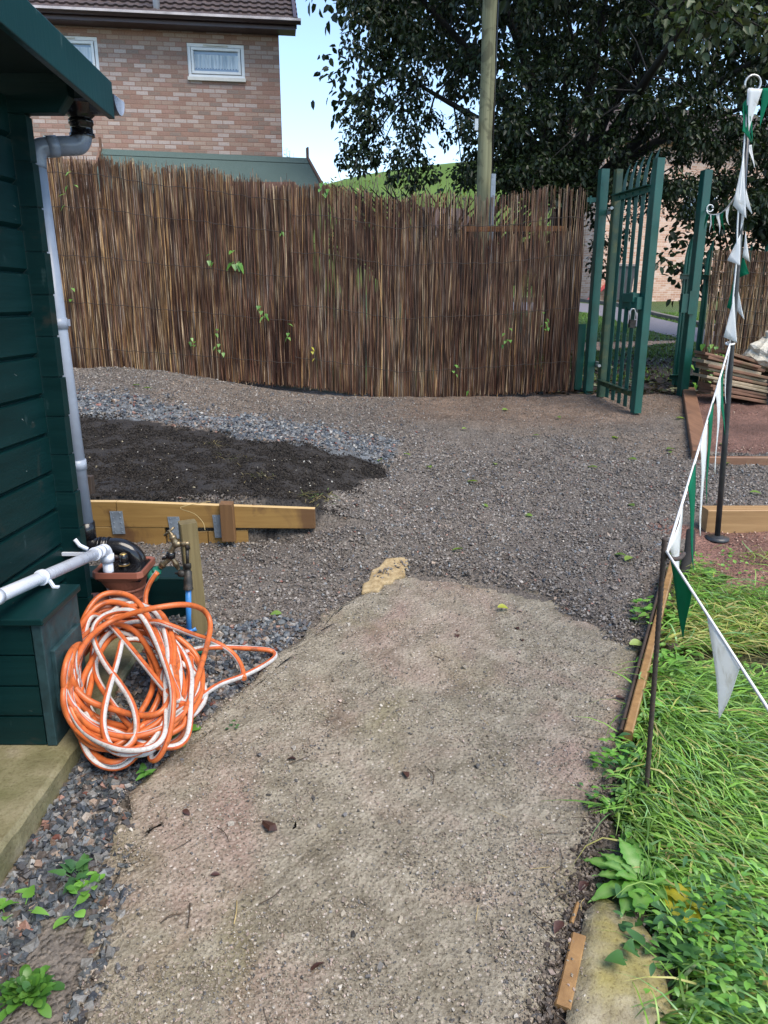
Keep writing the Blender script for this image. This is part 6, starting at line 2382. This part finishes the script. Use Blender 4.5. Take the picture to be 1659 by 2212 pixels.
# short grass beyond the gate
N = 52000
x = g.uniform(1.2, 9.0, N)
y = 8.0 + 12 * g.uniform(0, 1, N) ** 1.2
tq = S((y - 8.6 + edge_noise(x, y, 2.2, 1.2, 23) - .6 * (x - 2.6)) / 1.6)
pud = [tuple(gnd(*p)) for p in [(1150, 737), (1250, 740), (1330, 739), (1400, 737), (1470, 736), (1540, 737), (1500, 742), (1430, 745), (1380, 751), (1320, 758), (1250, 764), (1150, 761)]]
road_ = [tuple(gnd(*p)) for p in [(1000, 654), (1240, 654), (1330, 664), (1420, 690), (1560, 722), (1800, 770), (1780, 800), (1540, 752), (1400, 716), (1300, 686), (1240, 672), (1000, 672)]]
ok = ~pts_in(pud, x, y) & ~pts_in(road_, x, y) & (g.uniform(0, 1, N) < .12 + .88 * tq) & (x < y * .62 + .5) & (x > y * .2)
x, y = x[ok], y[ok]
d2 = np.array([0.])
n = len(x)
V, F, k_ = blades_np(np.stack([x, y, h(x, y)], 1), g.uniform(0, 6.28, n), g.uniform(.04, .09, n) * (1 + .05 * (y - 8)), g.uniform(.006, .012, n) * (1 + .05 * (y - 8)), g.uniform(.02, .05, n), 83, 2, .6)
cc = pal(g, n, [(.075, .15, .018), (.10, .19, .025), (.06, .11, .018), (.12, .20, .04)])
o = npmesh('lawn_grass', V, F, M['grass'], np.repeat(cc, k_, 0), True)
tag(o, 'rough grass beyond the gate', 'grass', kind='stuff')
# leaf litter under the tree
N = 5200
x = g.uniform(.9, 6.5, N)
y = 7.3 + 6.5 * g.uniform(0, 1, N) ** 1.5
okl = ~pts_in(pud, x, y) | (g.uniform(0, 1, N) < .12)
x, y = x[okl], y[okl]
n = len(x)
P = np.stack([x, y, h(x, y) + .014], 1)
a = g.uniform(0, 6.28, n)
V, F = leaves_np(P, np.stack([np.cos(a), np.sin(a), g.normal(0, .2, n)], 1), np.stack([g.normal(0, .4, n), g.normal(0, .4, n), np.ones(n)], 1), g.uniform(.05, .09, n), g.uniform(.03, .05, n))
cc = pal(g, n, [(.022, .018, .014), (.035, .025, .018), (.05, .035, .022), (.028, .035, .015), (.018, .016, .014), (.16, .17, .10)])
o = npmesh('leaf_litter', V, F, M['leaf'], np.repeat(cc, 6, 0))
tag(o, 'dark fallen leaves under the tree beyond the gate', 'leaf litter', kind='stuff')
# low broad-leaved ground cover among the grass
N = 3000
y = .85 + 2.8 * g.uniform(0, 1, N) ** 1.4
x = EDX(y) + np.abs(g.normal(0, .16, N)) - .04 + (g.uniform(0, 1, N) < .3) * g.uniform(0, .8, N)
ok = is_lawn(x, y) & (vnoise(x, y, 4, 95) > .42) & (x < .62 * y + .5)
x, y = x[ok], y[ok]
n = len(x)
a = g.uniform(0, 6.28, n)
P = np.stack([x, y, h(x, y) + g.uniform(.01, .06, n)], 1)
V, F = leaves_np(P, np.stack([np.cos(a), np.sin(a), g.uniform(-.1, .5, n)], 1), np.stack([g.normal(0, .3, n), g.normal(0, .3, n), np.ones(n)], 1), g.uniform(.012, .032, n), g.uniform(.009, .022, n))
cc = pal(g, n, [(.12, .27, .045), (.16, .34, .06), (.09, .20, .045), (.20, .37, .08)])
o = npmesh('ground_cover', V, F, M['weed'], np.repeat(cc, 6, 0), True)
tag(o, 'small leafy weeds along the edge of the grass', 'weeds', kind='stuff')


def plant(name, label, cat, pos, leaves, cols, group=None, seed=1, stemcol=None):
    """leaves: list of dict(az, el, L, W, shape, droop, z, stalk, col)"""
    random.seed(seed)
    r = thing(name, label, cat, tuple(pos), 0, group)
    mb = MB()
    C_ = []
    for q in leaves:
        d = Vector((math.cos(q['az']) * math.cos(q['el']), math.sin(q['az']) * math.cos(q['el']), math.sin(q['el'])))
        b = Vector(pos) + Vector(q.get('off', (0, 0, 0))) + Vector((d.x, d.y, 0)) * q.get('r0', .004)
        n0 = len(mb.v)
        mb.leaf(b, d, (0, 0, 1), q['L'], q['W'], q.get('droop', .3), q.get('fold', .25), q.get('n', 6), q.get('serr', 0), q.get('wav', 0), shape=q.get('shape', 'oval'), stalk=q.get('stalk', 0))
        c = np.array(q.get('col') or random.choice(cols)) * random.uniform(.8, 1.2)
        C_ += [c] * (len(mb.v) - n0)
        # paler midrib
        if q.get('rib'):
            for i in range(q.get('n', 6) + 1):
                j = len(mb.v) - 3 * (q.get('n', 6) + 1) + 3 * i + 1
                C_[j] = np.array((.20, .36, .10))
    o = mb.build('foliage', M['weed'], r, color=np.array(C_))
    return r


R_ = random.Random(9)
# broad dock by the near slab
lv = []
for i in range(26):
    az = i * 2.4 + R_.uniform(-.3, .3)
    t = i / 26
    L = (.08 + .10 * t) * R_.uniform(.8, 1.2)
    cst = None
    if 4.4 < az % 6.283 < 5.6 and t > .55:
        cst = (.48, .42, .04)
    lv.append(dict(az=az, el=.75 - .62 * t, L=L, W=L * R_.uniform(.30, .40), droop=.45, fold=.12, n=14, serr=.16, wav=.10, shape='long', stalk=.16, col=cst, rib=cst is None))
plant('dock_plant', 'broad leaved dock with toothed leaves and yellow lower leaves beside the near slab', 'weed', gnd(1385, 1905, .02), lv, [(.085, .24, .03), (.12, .30, .04), (.065, .19, .028)], seed=3)
# rosette in the near left corner
lv = []
for i in range(120):
    a = R_.uniform(0, 6.28)
    t = R_.uniform(0, 1)
    lv.append(dict(az=a, el=.15 + 1.1 * (1 - t), L=R_.uniform(.032, .066), W=R_.uniform(.014, .023), droop=.5, fold=.2, n=7, shape='spoon', r0=.006, off=(R_.uniform(-.02, .02), R_.uniform(-.02, .02), .004)))
plant('rosette_weed', 'bright green leafy rosette weed in the near left corner', 'weed', gnd(62, 2148, .005), lv, [(.05, .14, .025), (.075, .19, .03), (.035, .10, .022), (.10, .22, .04)], seed=4)
# little weeds in the gravel strip
def sprig(px, py, label, nl, L, shape, serr, cols, seed, spread=.05, name='weed_seedling', group=None):
    R2 = random.Random(seed)
    lv = [dict(az=R2.uniform(0, 6.28), el=R2.uniform(.1, .7), L=L * R2.uniform(.7, 1.2), W=L * R2.uniform(.5, .75), droop=.4, fold=.2, n=6, serr=serr, shape=shape, stalk=.3, off=(R2.uniform(-spread, spread), R2.uniform(-spread, spread), R2.uniform(.005, .03))) for _ in range(nl)]
    return plant(name, label, 'weed', gnd(px, py, .005), lv, cols, group, seed)


LG = [(.10, .26, .04), (.14, .32, .05), (.17, .36, .07)]
DG = [(.05, .13, .05), (.07, .17, .06), (.06, .15, .04)]
sprig(172, 1900, 'small nettle with serrated leaves in the gravel by the slab', 9, .045, 'heart', .2, DG, 11, .022)
sprig(205, 1915, 'bright green seedling right of the small nettle', 7, .026, 'oval', 0, LG, 12, .016)
sprig(180, 1935, 'bright green seedling just below the small nettle', 8, .03, 'oval', 0, LG, 13, .022)
sprig(162, 1978, 'lime green round leaved seedling below the nettle', 4, .038, 'oval', .05, LG, 14, .008)
sprig(48, 1965, 'pair of pale green ivy leaves on a runner at the left edge', 5, .042, 'heart', .08, LG, 15, .03)
sprig(12, 1985, 'pale green ivy leaf cut by the left edge of the photo', 3, .04, 'heart', .08, LG, 16, .012)
sprig(395, 1595, 'upright pale green weed beside the hose loop end', 5, .07, 'long', .03, LG, 17, .014)
sprig(385, 1620, 'low pale green seedling under the hose loop end', 8, .028, 'oval', .1, LG, 18, .02)
sprig(320, 1682, 'ivy sprig creeping over the broken concrete edge', 5, .045, 'heart', .1, [(.08, .22, .05), (.11, .27, .06)], 19, .02)
sprig(500, 1575, 'tiny seedling growing in the concrete edge right of the hose', 5, .02, 'oval', 0, DG, 20, .01)
# leafy clumps on the grass edge
def bushy(px, py, label, nl, L, cols, seed, spread, hgt, shape='oval', W=.4):
    R2 = random.Random(seed)
    lv = []
    for i in range(nl):
        z = hgt * R2.random()
        lv.append(dict(az=R2.uniform(0, 6.28), el=R2.uniform(-.1, .7), L=L * R2.uniform(.6, 1.2), W=L * W * R2.uniform(.8, 1.2), droop=.5, fold=.2, n=5, shape=shape, stalk=.15, off=(R2.gauss(0, spread), R2.gauss(0, spread), z)))
    return plant('leafy_weed', label, 'weed', gnd(px, py, .0), lv, cols, None, seed)


BG = [(.12, .29, .045), (.16, .36, .06), (.10, .24, .045), (.20, .40, .08)]
bushy(1345, 1665, 'bushy pale green weed at the near end of the orange batten', 120, .036, BG + DG, 31, .045, .07)
bushy(1325, 1745, 'low leafy weed spilling over the path edge left of the rebar foot', 110, .028, BG + DG, 32, .05, .04)
bushy(1560, 2060, 'tall bright green willowherb clump in the near right corner', 300, .032, BG + DG, 33, .09, .15, 'oval', .36)
bushy(1590, 2150, 'leafy green clump at the bottom edge right of the slab', 240, .030, BG + DG, 34, .09, .12, 'oval', .38)
bushy(1450, 2040, 'dark green ivy leaves beside the dock plant', 45, .055, DG, 35, .06, .05, 'heart', .9)
bushy(1420, 1335, 'creeping buttercup leaves beside the far end of the batten', 60, .045, BG, 36, .07, .05, 'heart', .9)
bushy(1425, 1450, 'three lobed buttercup leaves halfway along the orange batten', 45, .04, BG, 37, .05, .06, 'heart', .9)
bushy(1425, 1540, 'small buttercup clump against the rebar stake', 40, .04, BG, 38, .04, .06, 'heart', .9)
bushy(1530, 1255, 'flat pale dock seedling at the far end of the grass', 8, .13, [(.16, .28, .09), (.13, .24, .07)], 39, .03, .02, 'long', .4)
bushy(1600, 1420, 'low weeds in the reddish soil near the end of the bunting', 60, .04, BG, 40, .14, .03)
bushy(1560, 1330, 'thin trampled weeds between the bunting and the red soil', 50, .04, BG, 42, .12, .03)
bushy(1630, 1700, 'leafy weeds among the flattened grass at the right edge', 70, .04, BG, 41, .12, .05)
bushy(688, 1082, 'dry grassy tuft at the end of the yellow timber edging', 40, .06, [(.25, .20, .08), (.18, .16, .06), (.10, .16, .04)], 43, .05, .03, 'long', .12)

for px, py, lab in [(465, 962, 'dry straw wisps on the far side of the dark soil'), (562, 1032, 'dry grass wisps in the middle of the dark soil'), (505, 995, 'pale root scrap on the dark soil'), (655, 1074, 'straw scraps beside the end of the timber edging')]:
    bushy(px, py, lab, 22, .08, [(.34, .27, .12), (.26, .20, .09), (.14, .16, .05)], px, .05, .012, 'long', .035)

# ivy leaves on the screens
ivy = [(505, 552, 5, .085, 'large ivy leaf pair on the golden reed screen'), (460, 565, 3, .045, 'small ivy sprig left of the large ivy leaves'), (568, 655, 3, .05, 'upper pale ivy leaf hanging on the middle of the screen'), (570, 686, 3, .055, 'lower pale ivy leaf hanging on the middle of the screen'), (625, 716, 4, .05, 'ivy leaf cluster on the reddish screen'), (470, 738, 6, .04, 'ivy sprig low on the golden reed screen'), (416, 742, 4, .04, 'drooping ivy sprig left of the low ivy sprig'), (160, 372, 2, .05, 'single ivy leaf near the downpipe bend'), (145, 428, 3, .05, 'ivy leaf beside the downpipe under the screen top'), (152, 640, 3, .05, 'ivy leaf low beside the downpipe'), (676, 750, 3, .04, 'yellow ivy leaf low on the reddish screen'), (615, 510, 2, .04, 'small ivy leaf above the ivy cluster'), (1095, 722, 6, .04, 'trail of ivy leaves near the gate end of the screen'), (1180, 700, 7, .04, 'vertical ivy trail beside the screen end'), (1010, 855, 6, .05, 'ivy at the foot of the screen'), (985, 785, 4, .04, 'ivy sprig low in the middle of the reddish screen'), (700, 402, 8, .05, 'ivy growing over the top of the screen by the shed roof')]
for i, (px, py, n_, L, lab) in enumerate(ivy):
    R2 = random.Random(100 + i)
    p = at(px, py, FY - .045)
    lv = [dict(az=-1.57 + R2.uniform(-1.2, 1.2), el=R2.uniform(-1.3, -.2), L=L * R2.uniform(.7, 1.15), W=L * R2.uniform(.7, .95), droop=.15, fold=.25, n=5, serr=.08, shape='heart', stalk=.25, off=(R2.gauss(0, .022), R2.uniform(-.02, .01), R2.gauss(0, .05)), col=(.40, .38, .05) if 'yellow' in lab else None) for _ in range(n_)]
    plant('ivy_sprig', lab, 'ivy', p, lv, [(.07, .18, .03), (.11, .25, .05), (.16, .30, .08)], 'ivy on the reed screens', 100 + i)
for i, (px, py, n_, L, lab) in enumerate([(1555, 748, 6, .07, 'bindweed leaves on the short screen right of the black pole'), (1540, 790, 5, .08, 'bindweed leaves on the short screen left of the black pole'), (1505, 765, 6, .08, 'climbing leaves at the left edge of the short screen'), (1503, 830, 4, .06, 'pale trailing leaves at the foot of the palisade')]):
    R2 = random.Random(200 + i)
    p = at(px, py, RY - .05)
    lv = [dict(az=-1.57 + R2.uniform(-1.2, 1.2), el=R2.uniform(-1.3, -.4), L=L * R2.uniform(.7, 1.1), W=L * R2.uniform(.6, .8), droop=.1, fold=.2, n=5, shape='heart', stalk=.25, off=(R2.gauss(0, .06), R2.uniform(-.02, .01), R2.gauss(0, .04))) for _ in range(n_)]
    plant('bindweed_sprig', lab, 'bindweed', p, lv, [(.09, .22, .03), (.12, .27, .04), (.20, .34, .08)], 'climbers on the short screen', 200 + i)

# ------------------------------------------------------------------ fallen leaves, twigs, stones of note
random.seed(77)
GL = [(.16, .26, .05), (.22, .32, .07), (.11, .18, .04)]
for px, py in [(1203, 900), (1165, 940), (1335, 946), (1085, 885), (1070, 1003), (998, 926), (1370, 1093), (1440, 970), (1445, 975), (1375, 993), (1352, 1200), (1365, 1203), (872, 980), (818, 995), (1560, 960), (1620, 1063), (1460, 902), (1010, 1040), (1040, 1090), (608, 1325), (1000, 1185), (1150, 1115), (930, 1010), (1290, 1010), (1575, 1000), (300, 832), (310, 838)]:
    p = gnd(px, py, .014)
    a = random.uniform(0, 6.28)
    mb = MB()
    L = random.uniform(.05, .075)
    mb.leaf(p, (math.cos(a), math.sin(a), .12), (random.uniform(-.4, .4), random.uniform(-.4, .4), 1), L, L * .6, .3, .35, 5)
    o = mb.build('fallen_leaf', M['weed'], color=np.array([random.choice(GL)] * len(mb.v)))
    tag(o, 'small green fallen leaf lying on the gravel', 'leaf', 'green leaves fallen on the gravel')
for px, py, lab, cst, L in [(1360, 1392, 'pale green curled leaf at the right edge of the path by the gravel', (.30, .40, .12), .075), (1075, 1312, 'yellow green leaf near the far end of the path', (.34, .36, .05), .055)]:
    p = gnd(px, py, .03)
    mb = MB()
    mb.leaf(p, (.95, .2, .1), (0, -.3, 1), L, L * .55, .5, .5, 6)
    tag(mb.build('fallen_leaf', M['weed'], color=np.array([cst] * len(mb.v))), lab, 'leaf')
for px, py in [(990, 1370), (1120, 1360), (985, 1365), (1130, 1385), (585, 1785), (455, 1890), (700, 2080), (395, 1750), (1270, 1905), (1215, 1990), (880, 1680), (640, 1640), (1330, 1505)]:
    p = gnd(px, py, .018)
    a = random.uniform(0, 6.28)
    mb = MB()
    L = random.uniform(.02, .042)
    mb.leaf(p, (math.cos(a), math.sin(a), .1), (random.uniform(-.5, .5), random.uniform(-.5, .5), 1), L, L * .55, .4, .5, 5, .15, .05)
    tag(mb.build('dead_leaf', M['dead_leaf']), 'small dead brown leaf lying on the concrete path', 'leaf', 'dead leaves on the path')
for i in range(50):
    if i < 24:
        px, py = random.uniform(250, 1250), random.uniform(1420, 2180)
        if px < 600 - 1.1 * (py - 1420) + 20:
            px += 350
    else:
        px, py = random.uniform(1180, 1290), random.uniform(1760, 2190)
    p = gnd(px, py, .019)
    a = random.uniform(0, 6.28)
    L = random.uniform(.02, .075)
    d = Vector((math.cos(a), math.sin(a), 0)) * L
    q = p + d
    q.z = hh(q.x, q.y) + .019
    m_ = p.lerp(q, .5) + Vector((-d.y, d.x, 0)) * random.uniform(-.15, .15) + Vector((0, 0, .003))
    mb = MB()
    mb.tube(bez([p, m_, q], 4), [.0012 * random.uniform(.6, 1.4)] * 9, 5)
    tag(mb.build('twig', M['straw' if i % 6 == 0 else 'twig']), 'short thin twig lying on the concrete path', 'twig', 'twigs strewn on the path')
# one long straw stalk arching over the timber edging
mb = MB()
mb.tube(bez([at(455, 1083, 3.70), at(500, 1092, 3.66), at(560, 1106, 3.6), at(420, 1140, 3.55)][:1] + [at(390, 1096, 3.66), at(420, 1110, 3.6), at(438, 1128, 3.55), at(443, 1145, 3.5)], 5), .0016, 5)
tag(mb.build('straw_stalk', M['straw']), 'long dry straw stalk arching in front of the timber edging', 'straw')
mb = MB()
q = gnd(582, 1783, .02)
V, F = stones(np.array([tuple(q)]), np.array([.045]), .5, 77)
mb.add([tuple(v) for v in V], [tuple(f) for f in F])
tag(mb.build('brick_chip', M['dead_leaf']), 'angular dark brown chip of brick on the concrete path', 'chip')
